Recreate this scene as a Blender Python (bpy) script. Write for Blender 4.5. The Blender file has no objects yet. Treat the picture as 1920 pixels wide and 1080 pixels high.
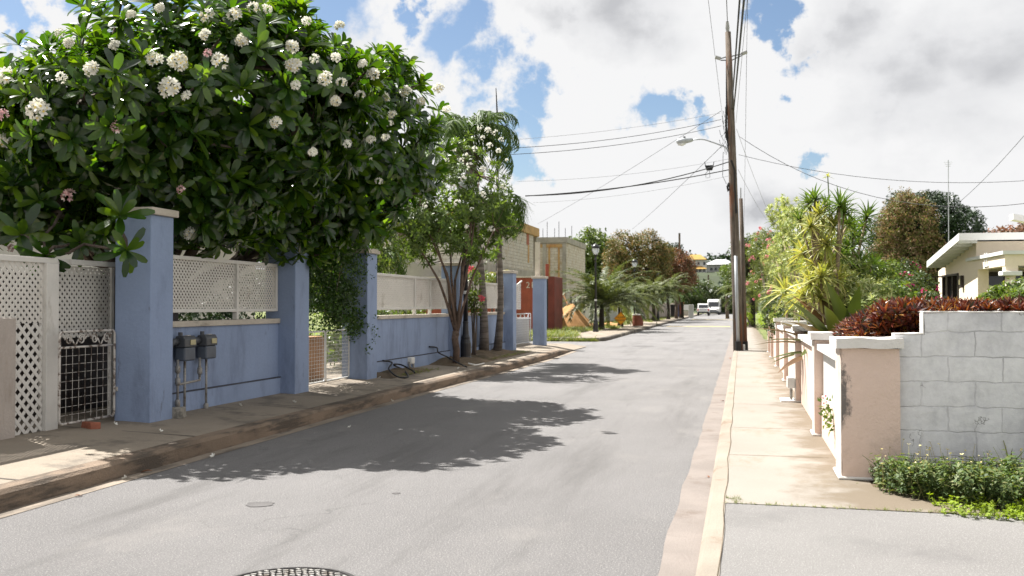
import bpy, math, random
import numpy as np
from mathutils import Vector, Matrix, noise as mnoise
S = bpy.context.scene
COL = S.collection
PI = math.pi
# ---------------- camera ----------------
F, H, PITCH = 1867.0, 1.55, math.atan(32/1867.0)
TH = math.atan(430/1867.0)
cam = bpy.data.cameras.new('camera'); co = bpy.data.objects.new('camera', cam); COL.objects.link(co)
co.location = (0, 0, H); co.rotation_euler = (PI/2+PITCH, 0, TH)
cam.sensor_width = 36; cam.lens = 36*F/1920; cam.clip_start = .05; cam.clip_end = 3000
cam.dof.use_dof = True; cam.dof.focus_distance = 11; cam.dof.aperture_fstop = 3.2
S.camera = co
S.view_settings.view_transform = 'Standard'; S.view_settings.look = 'None'; S.view_settings.gamma = 1
S.view_settings.exposure = 1.34
S.cycles.max_bounces = 6; S.cycles.transparent_max_bounces = 8
CR = co.rotation_euler.to_matrix()
def ray(u, v): return (CR @ Vector(((u-960)/F, (540-v)/F, -1)))
def P(u, v, z=0):                       # pixel on a horizontal plane
    d = ray(u, v); t = (z-H)/d.z; return Vector((d.x*t, d.y*t, z))
def PX(u, v, X):
    d = ray(u, v); t = X/d.x; return Vector((X, d.y*t, H+d.z*t))
def PY(u, v, Y):
    d = ray(u, v); t = Y/d.y; return Vector((d.x*t, Y, H+d.z*t))
def Q(u, v, zc): return Vector((0, 0, H)) + ray(u, v)*zc
# ---------------- sun and sky ----------------
SD = Vector((.57, -.33, -1)).normalized()
sl = bpy.data.lights.new('sun', 'SUN'); so = bpy.data.objects.new('sun', sl); COL.objects.link(so)
sl.energy = 5.0; sl.angle = math.radians(.5); sl.color = (1, .965, .915)
so.rotation_euler = SD.to_track_quat('-Z', 'Y').to_euler(); so.location = (0, 0, 50)
W = bpy.data.worlds.new('World'); S.world = W; W.use_nodes = True
def world():
    nt = W.node_tree; N = nt.nodes; L = nt.links; N.clear()
    def nd(t, **k):
        n = N.new(t)
        for a, b in k.items(): setattr(n, a, b)
        return n
    def mth(op, a, b=None, clamp=False):
        n = nd('ShaderNodeMath', operation=op, use_clamp=clamp)
        for i, x in enumerate((a, b)):
            if x is None: continue
            if isinstance(x, (int, float)): n.inputs[i].default_value = x
            else: L.new(x, n.inputs[i])
        return n.outputs[0]
    sky = nd('ShaderNodeTexSky', sky_type='NISHITA', sun_disc=False, sun_elevation=math.radians(56.6),
             sun_rotation=math.atan2(-SD.x, -SD.y), air_density=1.0, dust_density=.6, ozone_density=2.0)
    skm = nd('ShaderNodeVectorMath', operation='SCALE'); L.new(sky.outputs[0], skm.inputs[0]); skm.inputs['Scale'].default_value = .62
    tc = nd('ShaderNodeTexCoord'); d0 = tc.outputs['Generated']
    n1 = nd('ShaderNodeTexNoise'); n1.inputs['Scale'].default_value = 13; n1.inputs['Detail'].default_value = 8; n1.inputs['Roughness'].default_value = .62
    L.new(d0, n1.inputs['Vector'])
    wob = nd('ShaderNodeVectorMath', operation='SUBTRACT'); L.new(n1.outputs['Color'], wob.inputs[0]); wob.inputs[1].default_value = (.5, .5, .5)
    ws = nd('ShaderNodeVectorMath', operation='SCALE'); L.new(wob.outputs[0], ws.inputs[0]); ws.inputs['Scale'].default_value = .14
    dd = nd('ShaderNodeVectorMath', operation='ADD'); L.new(d0, dd.inputs[0]); L.new(ws.outputs[0], dd.inputs[1])
    def blob(u, v, r):
        w = ray(u, v).normalized()
        ds = nd('ShaderNodeVectorMath', operation='DISTANCE'); L.new(dd.outputs[0], ds.inputs[0]); ds.inputs[1].default_value = w
        mr = nd('ShaderNodeMapRange', interpolation_type='SMOOTHSTEP'); L.new(ds.outputs['Value'], mr.inputs[0])
        mr.inputs[1].default_value = 0; mr.inputs[2].default_value = r/F; mr.inputs[3].default_value = 1; mr.inputs[4].default_value = 0
        return mr.outputs[0]
    def mx(bl):
        o = bl[0]
        for b in bl[1:]: o = mth('MAXIMUM', o, b)
        return o
    hole = mx([blob(*a) for a in ((860,75,105),(930,120,95),(1000,165,85),(985,235,80),(960,300,60),(1225,200,75),(1290,215,45),(240,30,110),(330,10,120),(30,20,75),(150,0,60),
               (1505,120,60),(1510,165,50),(1445,50,55),(1430,5,60),(1480,90,40),(5,95,40),(760,10,60),(1530,325,40),(560,-60,200),(1140,-200,150),(100,-260,260),(1700,-500,300))])
    n2 = nd('ShaderNodeTexNoise'); n2.inputs['Scale'].default_value = 4.2; n2.inputs['Detail'].default_value = 7; n2.inputs['Roughness'].default_value = .6
    L.new(d0, n2.inputs['Vector'])
    cov = mth('ADD', mth('MULTIPLY', n2.outputs[0], 1.1), .42)
    cov = mth('ADD', mth('SUBTRACT', cov, mth('MULTIPLY', hole, 1.5)), mth('MULTIPLY', mth('SUBTRACT', n1.outputs[0], .5), .9))
    mr = nd('ShaderNodeMapRange', interpolation_type='SMOOTHSTEP'); L.new(cov, mr.inputs[0]); mr.inputs[1].default_value = .0; mr.inputs[2].default_value = .72
    # shading of the clouds
    n3 = nd('ShaderNodeTexNoise'); n3.inputs['Scale'].default_value = 6.0; n3.inputs['Detail'].default_value = 7; n3.inputs['Roughness'].default_value = .5
    mp = nd('ShaderNodeMapping'); L.new(d0, mp.inputs[0]); mp.inputs['Scale'].default_value = (1, 1, 1.9); mp.inputs['Location'].default_value = (.3, .1, .7)
    L.new(mp.outputs[0], n3.inputs['Vector'])
    g = mx([blob(*a) for a in ((1880,150,270),(1740,150,200),(1600,60,150),(1150,30,170),(1000,20,90),(1450,380,90))])
    sh = mth('SUBTRACT', mth('MULTIPLY', n3.outputs[0], 2.3), .28)
    sh = mth('SUBTRACT', sh, mth('MULTIPLY', g, .62), True)
    cr = nd('ShaderNodeValToRGB'); L.new(sh, cr.inputs[0])
    e = cr.color_ramp.elements; e[0].position = 0; e[0].color = (2.9, 2.93, 3.05, 1); e[1].position = .78; e[1].color = (4.75, 4.75, 4.78, 1)
    m = e.new(.38); m.color = (4.15, 4.17, 4.25, 1)
    mix = nd('ShaderNodeMix', data_type='RGBA'); L.new(mr.outputs[0], mix.inputs[0]); L.new(skm.outputs[0], mix.inputs[6]); L.new(cr.outputs[0], mix.inputs[7])
    # lower hemisphere: ground haze colour comes from the sky node itself
    bg = nd('ShaderNodeBackground'); L.new(mix.outputs[2], bg.inputs[0]); bg.inputs[1].default_value = .077
    out = nd('ShaderNodeOutputWorld'); L.new(bg.outputs[0], out.inputs[0])
world()
# ---------------- materials ----------------
def new_mat(name):
    m = bpy.data.materials.new(name); m.use_nodes = True
    return m, m.node_tree.nodes, m.node_tree.links, m.node_tree.nodes['Principled BSDF']
def tnoise(N, L, scale, detail=4, rough=.55, sc=(1, 1, 1), vec=None, coord='Object'):
    tc = N.new('ShaderNodeTexCoord'); mp = N.new('ShaderNodeMapping'); mp.inputs['Scale'].default_value = sc
    L.new(vec or tc.outputs[coord], mp.inputs[0])
    n = N.new('ShaderNodeTexNoise'); n.inputs['Scale'].default_value = scale; n.inputs['Detail'].default_value = detail; n.inputs['Roughness'].default_value = rough
    L.new(mp.outputs[0], n.inputs['Vector']); return n.outputs[0]
def rng(N, L, x, a, b, c=0., d=1., smooth=False):
    m = N.new('ShaderNodeMapRange'); L.new(x, m.inputs[0])
    if smooth: m.interpolation_type = 'SMOOTHSTEP'
    for i, v in enumerate((a, b, c, d)): m.inputs[i+1].default_value = v
    return m.outputs[0]
def mixc(N, L, f, a, b, mode='MIX'):
    m = N.new('ShaderNodeMix'); m.data_type = 'RGBA'; m.blend_type = mode
    for i, x in ((0, f), (6, a), (7, b)):
        if isinstance(x, (int, float)): m.inputs[i].default_value = x
        elif isinstance(x, tuple): m.inputs[i].default_value = (*x[:3], 1)
        else: L.new(x, m.inputs[i])
    return m.outputs[2]
def mul(c, k): return tuple(min(1, x*k) for x in c[:3])
def surf(name, c, rough=.8, var=.18, scale=3., fine=40., bump=.25, bd=.004, stain=None, ssc=(1, 1, 1), sscale=2., samt=(.55, .7), spec=.3, speck=None, metal=0., stain2=None, crack=None, wallx=None, mould=None):
    m, N, L, b = new_mat(name)
    n = tnoise(N, L, scale, 5); col = mixc(N, L, rng(N, L, n, .3, .7), mul(c, 1-var), mul(c, 1+var))
    nf = tnoise(N, L, fine, 4, .7)
    col = mixc(N, L, rng(N, L, nf, .35, .65, 0, .5), col, mixc(N, L, 1., col, mul((1, 1, 1), 1-var*1.2), 'MULTIPLY'))
    if speck:                                                    # (scale, colour, lo, hi)
        sp = tnoise(N, L, speck[0], 2, .8); col = mixc(N, L, rng(N, L, sp, speck[2], speck[3]), col, speck[1])
    if stain:
        sn = tnoise(N, L, sscale, 7, .68, ssc); col = mixc(N, L, rng(N, L, sn, samt[0], samt[1], 0, .85, True), col, stain)
    if stain2:                                                   # (colour, scale, stretch, lo, hi)
        sn = tnoise(N, L, stain2[1], 6, .7, stain2[2]); col = mixc(N, L, rng(N, L, sn, stain2[3], stain2[4], 0, .8, True), col, stain2[0])
    if crack:
        tc = N.new('ShaderNodeTexCoord'); wn = N.new('ShaderNodeTexNoise'); wn.inputs['Scale'].default_value = 1.6; wn.inputs['Detail'].default_value = 8; L.new(tc.outputs['Object'], wn.inputs['Vector'])
        vv = N.new('ShaderNodeVectorMath'); vv.operation = 'ADD'; L.new(tc.outputs['Object'], vv.inputs[0]); L.new(wn.outputs['Color'], vv.inputs[1])
        vo = N.new('ShaderNodeTexVoronoi'); vo.feature = 'DISTANCE_TO_EDGE'; vo.inputs['Scale'].default_value = crack[0]; L.new(vv.outputs[0], vo.inputs['Vector'])
        ck = rng(N, L, vo.outputs['Distance'], .001, .007, .38, 0); ml = N.new('ShaderNodeMath'); ml.operation = 'MULTIPLY'; L.new(ck, ml.inputs[0]); L.new(rng(N, L, tnoise(N, L, .35, 3), .5, .6), ml.inputs[1])
        col = mixc(N, L, ml.outputs[0], col, crack[1])
    if wallx or mould:                                           # dirt along a wall foot / mould on a pier edge: irregular patches with a place of their own
        tc = N.new('ShaderNodeTexCoord'); sp_ = N.new('ShaderNodeSeparateXYZ'); L.new(tc.outputs['Object'], sp_.inputs[0])
    if wallx:
        ad = N.new('ShaderNodeMath'); ad.operation = 'ADD'; L.new(tnoise(N, L, 1.7, 7, .65), ad.inputs[0]); L.new(rng(N, L, sp_.outputs[0], wallx[0], wallx[1], -.25, .22), ad.inputs[1])
        col = mixc(N, L, rng(N, L, ad.outputs[0], .42, .70, 0, .9, True), col, wallx[2])
    if mould:
        ad = N.new('ShaderNodeMath'); ad.operation = 'ADD'; L.new(tnoise(N, L, 34, 6, .75, (1, 1, .6)), ad.inputs[0]); L.new(rng(N, L, sp_.outputs[0], mould[0], mould[1], .16, -.2), ad.inputs[1])
        a2 = N.new('ShaderNodeMath'); a2.operation = 'ADD'; L.new(ad.outputs[0], a2.inputs[0]); L.new(rng(N, L, tnoise(N, L, 3.2, 3, .5, (1, 1, 1)), .35, .65, -.16, .1), a2.inputs[1])
        zz = N.new('ShaderNodeMath'); zz.operation = 'ABSOLUTE'; z2 = N.new('ShaderNodeMath'); z2.operation = 'SUBTRACT'; L.new(sp_.outputs[2], z2.inputs[0]); z2.inputs[1].default_value = mould[2]; L.new(z2.outputs[0], zz.inputs[0])
        a3 = N.new('ShaderNodeMath'); a3.operation = 'ADD'; L.new(a2.outputs[0], a3.inputs[0]); L.new(rng(N, L, zz.outputs[0], .15, .5, .04, -.3), a3.inputs[1])
        col = mixc(N, L, rng(N, L, a3.outputs[0], .49, .68, 0, .9), col, (.11, .105, .10))
    L.new(col, b.inputs['Base Color']); b.inputs['Roughness'].default_value = rough; b.inputs['Specular IOR Level'].default_value = spec
    b.inputs['Metallic'].default_value = metal
    if bump:
        bp = N.new('ShaderNodeBump'); bp.inputs['Strength'].default_value = bump; bp.inputs['Distance'].default_value = bd*5
        L.new(nf, bp.inputs['Height']); L.new(bp.outputs[0], b.inputs['Normal'])
    return m
def leafmat(name, cols, rough=.42, transl=.3, spec=.4, tcol=None):
    m, N, L, b = new_mat(name)
    g = N.new('ShaderNodeNewGeometry'); cr = N.new('ShaderNodeValToRGB'); L.new(g.outputs['Random Per Island'], cr.inputs[0])
    e = cr.color_ramp.elements; k = len(cols)
    e[0].position = 0; e[0].color = (*cols[0], 1); e[1].position = 1; e[1].color = (*cols[-1], 1)
    for i in range(1, k-1): x = e.new(i/(k-1)); x.color = (*cols[i], 1)
    n = tnoise(N, L, 1.1, 3); col = mixc(N, L, rng(N, L, n, .35, .65, .75, 1.2), (0, 0, 0), cr.outputs[0]); 
    mm = N.new('ShaderNodeVectorMath'); mm.operation = 'SCALE'; L.new(cr.outputs[0], mm.inputs[0]); L.new(rng(N, L, n, .3, .7, .7, 1.3), mm.inputs['Scale'])
    L.new(mm.outputs[0], b.inputs['Base Color']); b.inputs['Roughness'].default_value = rough; b.inputs['Specular IOR Level'].default_value = spec
    t = N.new('ShaderNodeBsdfTranslucent')
    tm = N.new('ShaderNodeMix'); tm.data_type = 'RGBA'; tm.blend_type = 'MULTIPLY'; tm.inputs[0].default_value = 1; L.new(mm.outputs[0], tm.inputs[6]); tm.inputs[7].default_value = (*(tcol or (1.7, 1.75, .6)), 1)
    L.new(tm.outputs[2], t.inputs[0])
    ms = N.new('ShaderNodeMixShader'); ms.inputs[0].default_value = transl
    L.new(b.outputs[0], ms.inputs[1]); L.new(t.outputs[0], ms.inputs[2])
    o = N['Material Output']; L.new(ms.outputs[0], o.inputs[0]); return m
M = {}
def mats():
    M['asphalt'] = surf('asphalt', (.166, .161, .160), .9, .11, .45, 65, 1., .004, speck=(80, (.34, .325, .31), .54, .68), stain=(.120, .116, .113), ssc=(1.7, .2, 1), sscale=.9, samt=(.48, .72), stain2=((.225, .215, .205), 1.1, (1, .5, 1), .52, .75), crack=(.55, (.07, .068, .066)))
    M['asphalt2'] = surf('driveway asphalt', (.185, .178, .172), .9, .1, .6, 95, .7, .003, speck=(95, (.33, .325, .31), .54, .70), stain=(.135, .13, .128), sscale=.9, samt=(.5, .75))
    M['tar'] = surf('tar patch', (.115, .11, .108), .85, .2, 3, 90, .5)
    M['pave_l'] = surf('pavement concrete grey', (.25, .21, .165), .9, .13, 1.2, 60, .4, stain=(.13, .112, .092), sscale=1.3, samt=(.5, .66), speck=(150, (.42, .38, .31), .56, .75))
    M['pave_r'] = surf('pavement concrete tan', (.245, .222, .193), .9, .08, .8, 70, .35, stain=(.19, .15, .10), ssc=(1.3, .6, 1), sscale=1.1, samt=(.54, .72), speck=(120, (.40, .35, .29), .56, .75), wallx=(.15, .85, (.145, .115, .08)))
    M['kerb_l'] = surf('kerb concrete brown', (.22, .165, .12), .9, .22, 1.5, 50, .8, stain=(.075, .062, .05), ssc=(1, .35, 2.5), sscale=2.6, samt=(.46, .6))
    M['kerb_r'] = surf('kerb concrete yellow', (.265, .232, .19), .9, .13, 1.6, 60, .5, stain=(.19, .14, .10), sscale=2.5, samt=(.55, .7))
    M['kerb_d'] = surf('kerb concrete dark', (.12, .105, .09), .9, .25, 1.5, 50, .6, stain=(.3, .26, .2), sscale=.8, samt=(.52, .66))
    M['gutter'] = surf('gutter concrete pink', (.215, .187, .168), .9, .12, 2., 60, .5, stain=(.14, .11, .09), sscale=1.8, samt=(.52, .7), speck=(120, (.2, .15, .12), .62, .75))
    M['gut_l'] = surf('gutter concrete', (.26, .215, .17), .9, .15, 2., 60, .5, stain=(.1, .085, .07), ssc=(1, .3, 1), sscale=2, samt=(.45, .6))
    M['soil'] = surf('soil', (.17, .125, .08), .95, .3, 1.5, 30, .8, .01, stain=(.07, .055, .03), sscale=2.2, samt=(.48, .62), speck=(60, (.3, .24, .15), .6, .75))
    M['earth'] = surf('ground', (.2, .19, .11), .95, .3, .15, 12, .5, .01, stain=(.09, .13, .035), sscale=.5, samt=(.4, .6))
    M['grass_base'] = surf('grass base', (.14, .17, .05), .95, .3, 1., 30, .6, .01, stain=(.25, .2, .1), sscale=1.4, samt=(.55, .7))
    M['yard'] = surf('yard concrete', (.36, .31, .25), .9, .1, 1.5, 40, .3)
    M['blue'] = surf('blue wall paint', (.25, .318, .465), .78, .10, .9, 28, .35, .003, stain=(.13, .16, .235), ssc=(1.6, 1.6, .5), sscale=1.6, samt=(.48, .8), stain2=((.09, .09, .10), 7, (1, 1, .22), .63, .75))
    M['blued'] = surf('blue wall seam', (.07, .075, .09), .9, .3, 2, 40, .3)
    M['cream'] = surf('coping cream', (.52, .47, .40), .8, .12, 2, 40, .4, stain=(.24, .21, .17), ssc=(1, .6, 1), sscale=3, samt=(.52, .7))
    M['white'] = surf('white paint weathered', (.62, .60, .56), .6, .07, 3, 50, .2, stain=(.36, .33, .28), ssc=(1, 1, .35), sscale=3.5, samt=(.58, .75))
    M['whitel'] = surf('white lattice plastic', (.60, .575, .53), .55, .07, 2, 30, .1, stain=(.33, .3, .25), sscale=2., samt=(.55, .75))
    M['rusty'] = surf('rusty white iron', (.55, .52, .48), .6, .15, 9, 60, .3, stain=(.10, .06, .04), sscale=11, samt=(.50, .57))
    M['rust'] = surf('gate white steel', (.62, .62, .60), .5, .1, 9, 60, .2)
    M['pink'] = surf('pink render', (.67, .525, .445), .85, .05, 1.2, 22, .55, .004, stain=(.47, .375, .32), ssc=(1, 1, .7), sscale=2., samt=(.5, .72), stain2=((.16, .14, .13), 6, (1, 1, .6), .66, .74))
    M['pinkm'] = surf('pink render with mould', (.67, .525, .445), .85, .05, 1.2, 22, .55, .004, stain=(.45, .36, .30), ssc=(1, 1, .7), sscale=2., samt=(.5, .72), mould=(-.22, -.09, .72))
    M['whitec'] = surf('white cap paint', (.66, .64, .61), .75, .06, 2, 30, .4, stain=(.33, .32, .31), sscale=4, samt=(.55, .72))
    M['whitep'] = surf('whitish pier side', (.58, .53, .48), .8, .07, 2, 30, .5, stain=(.46, .36, .29), ssc=(1, 1, .6), sscale=3, samt=(.5, .66))
    M['mould'] = surf('mould stain', (.09, .085, .085), .95, .3, 8, 50, .5)
    M['red'] = surf('container red', (.27, .065, .035), .6, .15, 2, 20, .2, stain=(.13, .04, .03), ssc=(1, 1, .3), sscale=1.6, samt=(.55, .7))
    M['redd'] = surf('container dark red', (.15, .035, .025), .65, .25, 2, 20, .2)
    M['sand'] = surf('sand', (.46, .25, .105), .95, .08, 2, 30, .6, .006)
    M['wood'] = surf('weathered pole wood', (.19, .155, .125), .9, .22, 3, 40, .8, .008, ssc=(9, 9, .35), stain=(.07, .055, .045), sscale=2.5, samt=(.42, .6), stain2=((.20, .085, .045), 1.3, (2, 2, .3), .5, .6))
    M['plank'] = surf('plank', (.36, .2, .1), .85, .2, 3, 30, .3)
    M['ply'] = surf('orange formwork', (.45, .29, .12), .8, .2, 1.3, 20, .2, stain=(.35, .16, .06), sscale=1.5, samt=(.5, .65))
    M['conc'] = surf('raw concrete', (.36, .34, .29), .9, .15, 1.2, 25, .4, stain=(.2, .18, .15), ssc=(1, 1, .5), sscale=1.4, samt=(.5, .7))
    M['post'] = surf('grey render post', (.42, .37, .33), .9, .1, 1.5, 30, .4, stain=(.27, .22, .17), ssc=(1, 1, .3), sscale=2, samt=(.5, .68))
    M['bark'] = surf('bark', (.16, .125, .10), .95, .3, 4, 40, .9, .01, ssc=(1, 1, .5), stain=(.06, .045, .035), sscale=5, samt=(.45, .62))
    M['barkr'] = surf('reddish bark', (.15, .105, .08), .9, .25, 4, 40, .7, .008, stain=(.05, .03, .025), sscale=6, samt=(.5, .65))
    M['pbark'] = surf('palm bark', (.23, .20, .175), .95, .2, 2, 30, .8, .01, ssc=(.6, .6, 6), stain=(.10, .085, .07), sscale=2.2, samt=(.42, .58))
    M['dbark'] = surf('dark palm bark', (.06, .05, .04), .95, .4, 8, 30, .9, .02)
    M['black'] = surf('black iron', (.012, .012, .014), .38, .2, 4, 60, .15, spec=.5)
    M['rubber'] = surf('black rubber', (.02, .02, .02), .6, .2, 5, 60, .2)
    M['galv'] = surf('galvanised pipe', (.33, .32, .30), .5, .2, 6, 40, .3, stain=(.16, .13, .10), sscale=12, samt=(.5, .65), metal=.3)
    M['meter'] = surf('meter grey', (.075, .08, .088), .45, .15, 5, 50, .15, stain=(.035, .037, .04), sscale=5, samt=(.5, .7))
    M['meterb'] = surf('meter blue grey', (.085, .10, .125), .45, .15, 5, 50, .1)
    M['dial'] = surf('meter dial', (.42, .38, .22), .4, .1, 9, 60, 0)
    M['brick'] = surf('red brick', (.33, .12, .075), .9, .2, 9, 70, .6)
    M['block'] = surf('concrete lump', (.33, .31, .27), .95, .25, 9, 60, .9, stain=(.15, .14, .12), sscale=7, samt=(.5, .62))
    M['iron'] = surf('cast iron', (.045, .043, .042), .55, .3, 8, 90, .4, metal=.4)
    M['steel'] = surf('grey lamp metal', (.42, .44, .46), .45, .08, 4, 40, .05, metal=.4)
    M['cable'] = surf('cable', (.035, .035, .038), .6, .1, 4, 40, 0)
    M['cableg'] = surf('grey cable', (.2, .2, .21), .6, .1, 4, 40, 0)
    M['insul'] = surf('insulator', (.33, .33, .32), .4, .1, 4, 40, 0)
    M['housec'] = surf('cream house render', (.80, .69, .55), .85, .05, .8, 25, .25)
    M['wtrim'] = surf('white trim', (.72, .72, .70), .6, .04, 2, 30, .1)
    M['darkw'] = surf('dark window frame', (.035, .025, .022), .5, .2, 4, 40, .1)
    M['glassd'] = surf('dark glass', (.02, .022, .025), .08, .1, 2, 10, 0, spec=.6)
    M['carw'] = surf('white car paint', (.68, .68, .67), .25, .03, 1, 10, 0, spec=.5)
    M['lred'] = surf('tail light', (.5, .03, .02), .3, .1, 2, 10, 0)
    M['lwh'] = surf('head light', (.7, .7, .68), .15, .1, 2, 10, 0)
    M['yel'] = surf('yellow road paint', (.55, .42, .14), .85, .15, 3, 60, .3, stain=(.3, .28, .24), sscale=1.6, samt=(.45, .62))
    M['sign'] = surf('amber sign', (.72, .32, .02), .5, .1, 3, 40, .1)
    M['plast_w'] = surf('white plastic', (.68, .68, .66), .5, .06, 3, 30, .1)
    M['plast_b'] = surf('blue plastic', (.03, .09, .33), .5, .1, 3, 30, .1)
    M['plast_r'] = surf('red plastic', (.38, .06, .05), .5, .1, 3, 30, .1)
    M['drum'] = surf('rusty drum', (.2, .07, .045), .75, .3, 3, 30, .4)
    M['roofy'] = surf('ochre roof', (.36, .22, .05), .8, .12, .5, 4, .2)
    M['roofg'] = surf('grey roof', (.5, .5, .52), .7, .08, .5, 4, .2)
    M['roofr'] = surf('red roof', (.33, .13, .12), .8, .12, .5, 4, .2)
    M['bldw'] = surf('far white render', (.62, .62, .6), .9, .06, .4, 4, .1)
    M['bldg'] = surf('far grey render', (.36, .36, .36), .9, .1, .4, 4, .1)
    M['hill'] = surf('hill scrub', (.05, .065, .03), .95, .3, .05, .5, .3)
    # glass of the street lanterns
    m, N, L, b = new_mat('lantern glass'); b.inputs['Base Color'].default_value = (.75, .78, .8, 1); b.inputs['Roughness'].default_value = .15; b.inputs['Transmission Weight'].default_value = .55; M['lglass'] = m
    # leaves
    M['frang'] = leafmat('frangipani leaf', [(.011, .030, .008), (.016, .045, .010), (.030, .075, .012), (.075, .13, .016), (.012, .034, .009), (.045, .09, .012), (.02, .055, .011)], .24, .34, .6, (3.6, 3.4, .35))
    M['petal'] = leafmat('white petal', [(.74, .73, .68), (.82, .81, .77), (.78, .75, .62)], .5, .22, .3, (1.1, 1.1, 1.))
    M['petaly'] = leafmat('yellow flower throat', [(.75, .55, .1), (.8, .62, .18)], .5, .15, .3, (1, 1, .8))
    M['petalp'] = leafmat('pale pink petal', [(.72, .52, .52), (.66, .36, .38), (.78, .7, .66)], .5, .2, .3, (1.1, 1, 1))
    M['pinkf'] = leafmat('pink flower', [(.66, .10, .16), (.72, .2, .24), (.6, .07, .14)], .5, .25, .3, (1.2, 1, 1))
    M['pinkl'] = leafmat('light pink flower', [(.7, .22, .27), (.75, .33, .36), (.62, .14, .2)], .5, .25, .3, (1.2, 1, 1))
    M['magenta'] = leafmat('magenta bracts', [(.45, .02, .13), (.55, .04, .2)], .5, .25, .3, (1.2, 1, 1))
    M['green'] = leafmat('green leaf', [(.028, .050, .014), (.045, .075, .020), (.08, .105, .03), (.035, .06, .016), (.10, .11, .035)], .45, .28)
    M['bright'] = leafmat('bright green leaf', [(.06, .10, .020), (.10, .15, .030), (.15, .20, .045), (.05, .085, .018), (.17, .19, .05)], .45, .35)
    M['olive'] = leafmat('olive leaf', [(.08, .12, .03), (.13, .16, .045), (.18, .2, .06), (.07, .10, .025)], .45, .3)
    M['wleaf'] = leafmat('light green leaf', [(.05, .09, .018), (.08, .13, .025), (.12, .17, .04), (.04, .07, .015)], .45, .35)
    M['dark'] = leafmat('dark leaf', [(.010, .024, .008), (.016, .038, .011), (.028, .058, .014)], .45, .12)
    M['creep'] = leafmat('creeper leaf', [(.02, .05, .008), (.035, .08, .012), (.055, .12, .012)], .4, .3)
    M['mango'] = leafmat('mango leaf', [(.06, .085, .02), (.11, .13, .03), (.26, .16, .06), (.14, .14, .035), (.05, .08, .02), (.32, .20, .10), (.09, .12, .03)], .5, .25, .3, (1.4, 1.2, .7))
    M['mangor'] = leafmat('reddish tree leaf', [(.07, .06, .025), (.22, .10, .06), (.30, .15, .09), (.06, .07, .02), (.16, .06, .04)], .5, .25, .3, (1.4, 1.1, .8))
    M['vine'] = leafmat('brown vine', [(.22, .14, .08), (.30, .19, .12), (.11, .15, .035), (.16, .14, .05), (.10, .16, .03), (.36, .23, .17), (.13, .17, .04)], .6, .25, .2, (1.3, 1.1, .7))
    M['croton'] = leafmat('croton leaf', [(.03, .010, .010), (.09, .018, .012), (.17, .035, .012), (.03, .012, .015), (.10, .02, .015), (.30, .10, .02), (.05, .014, .014), (.025, .03, .012), (.14, .03, .015), (.40, .24, .04)], .35, .22, .4, (1.5, 1.1, .6))
    M['crotd'] = leafmat('dark croton leaf', [(.05, .015, .015), (.10, .02, .02), (.05, .07, .02), (.13, .035, .02), (.06, .09, .02)], .35, .2, .4, (1.5, 1.1, .6))
    M['palm'] = leafmat('palm leaflet', [(.035, .07, .016), (.055, .095, .02), (.085, .13, .03)], .6, .22, .15)
    M['palms'] = leafmat('silvery palm leaflet', [(.08, .10, .045), (.12, .145, .06), (.20, .21, .10), (.07, .09, .035)], .5, .25, .25, (1.3, 1.4, .8))
    M['palmn'] = leafmat('grey-green palm leaflet', [(.05, .075, .03), (.08, .10, .04), (.14, .155, .07), (.06, .08, .03)], .5, .22, .25)
    M['palmy'] = leafmat('yellowing palm leaflet', [(.2, .2, .05), (.28, .24, .07), (.16, .18, .05)], .4, .3)
    M['palmb'] = leafmat('brown dead palm leaf', [(.09, .08, .05), (.12, .1, .06), (.06, .06, .04)], .8, .1)
    M['drac'] = leafmat('yellow dracaena leaf', [(.27, .29, .07), (.38, .37, .11), (.19, .24, .055), (.48, .45, .18), (.33, .29, .09)], .45, .27, .3, (1.5, 1.5, .5))
    M['dracg'] = leafmat('green dracaena leaf', [(.05, .09, .02), (.08, .13, .028), (.12, .17, .035)], .4, .25)
    M['india'] = leafmat('variegated leaf', [(.38, .42, .17), (.5, .52, .27), (.2, .27, .08), (.28, .34, .1)], .45, .3, .3, (1.2, 1.15, .6))
    M['crinum'] = leafmat('broad strap leaf', [(.04, .065, .018), (.08, .10, .025), (.14, .07, .04), (.05, .08, .02)], .5, .15, .2, (1.4, 1.4, .6))
    M['weed'] = leafmat('weed leaf', [(.06, .10, .035), (.09, .14, .045), (.13, .18, .055), (.2, .2, .08)], .6, .25)
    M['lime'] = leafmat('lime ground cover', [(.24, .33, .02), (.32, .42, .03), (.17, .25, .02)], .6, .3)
    M['grass'] = leafmat('grass blade', [(.10, .15, .03), (.16, .2, .045), (.25, .24, .09), (.09, .13, .02)], .6, .25)
    M['dead'] = leafmat('dry leaf', [(.25, .13, .06), (.35, .2, .1), (.2, .07, .04), (.4, .3, .18)], .7, .1, .2, (1, 1, 1))
    M['cane'] = surf('cane stem', (.27, .21, .13), .85, .2, 3, 30, .4, ssc=(1, 1, 5), stain=(.14, .1, .06), sscale=4, samt=(.45, .6))
    M['stem'] = surf('green stem', (.12, .16, .05), .7, .2, 3, 30, .2)
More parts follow.
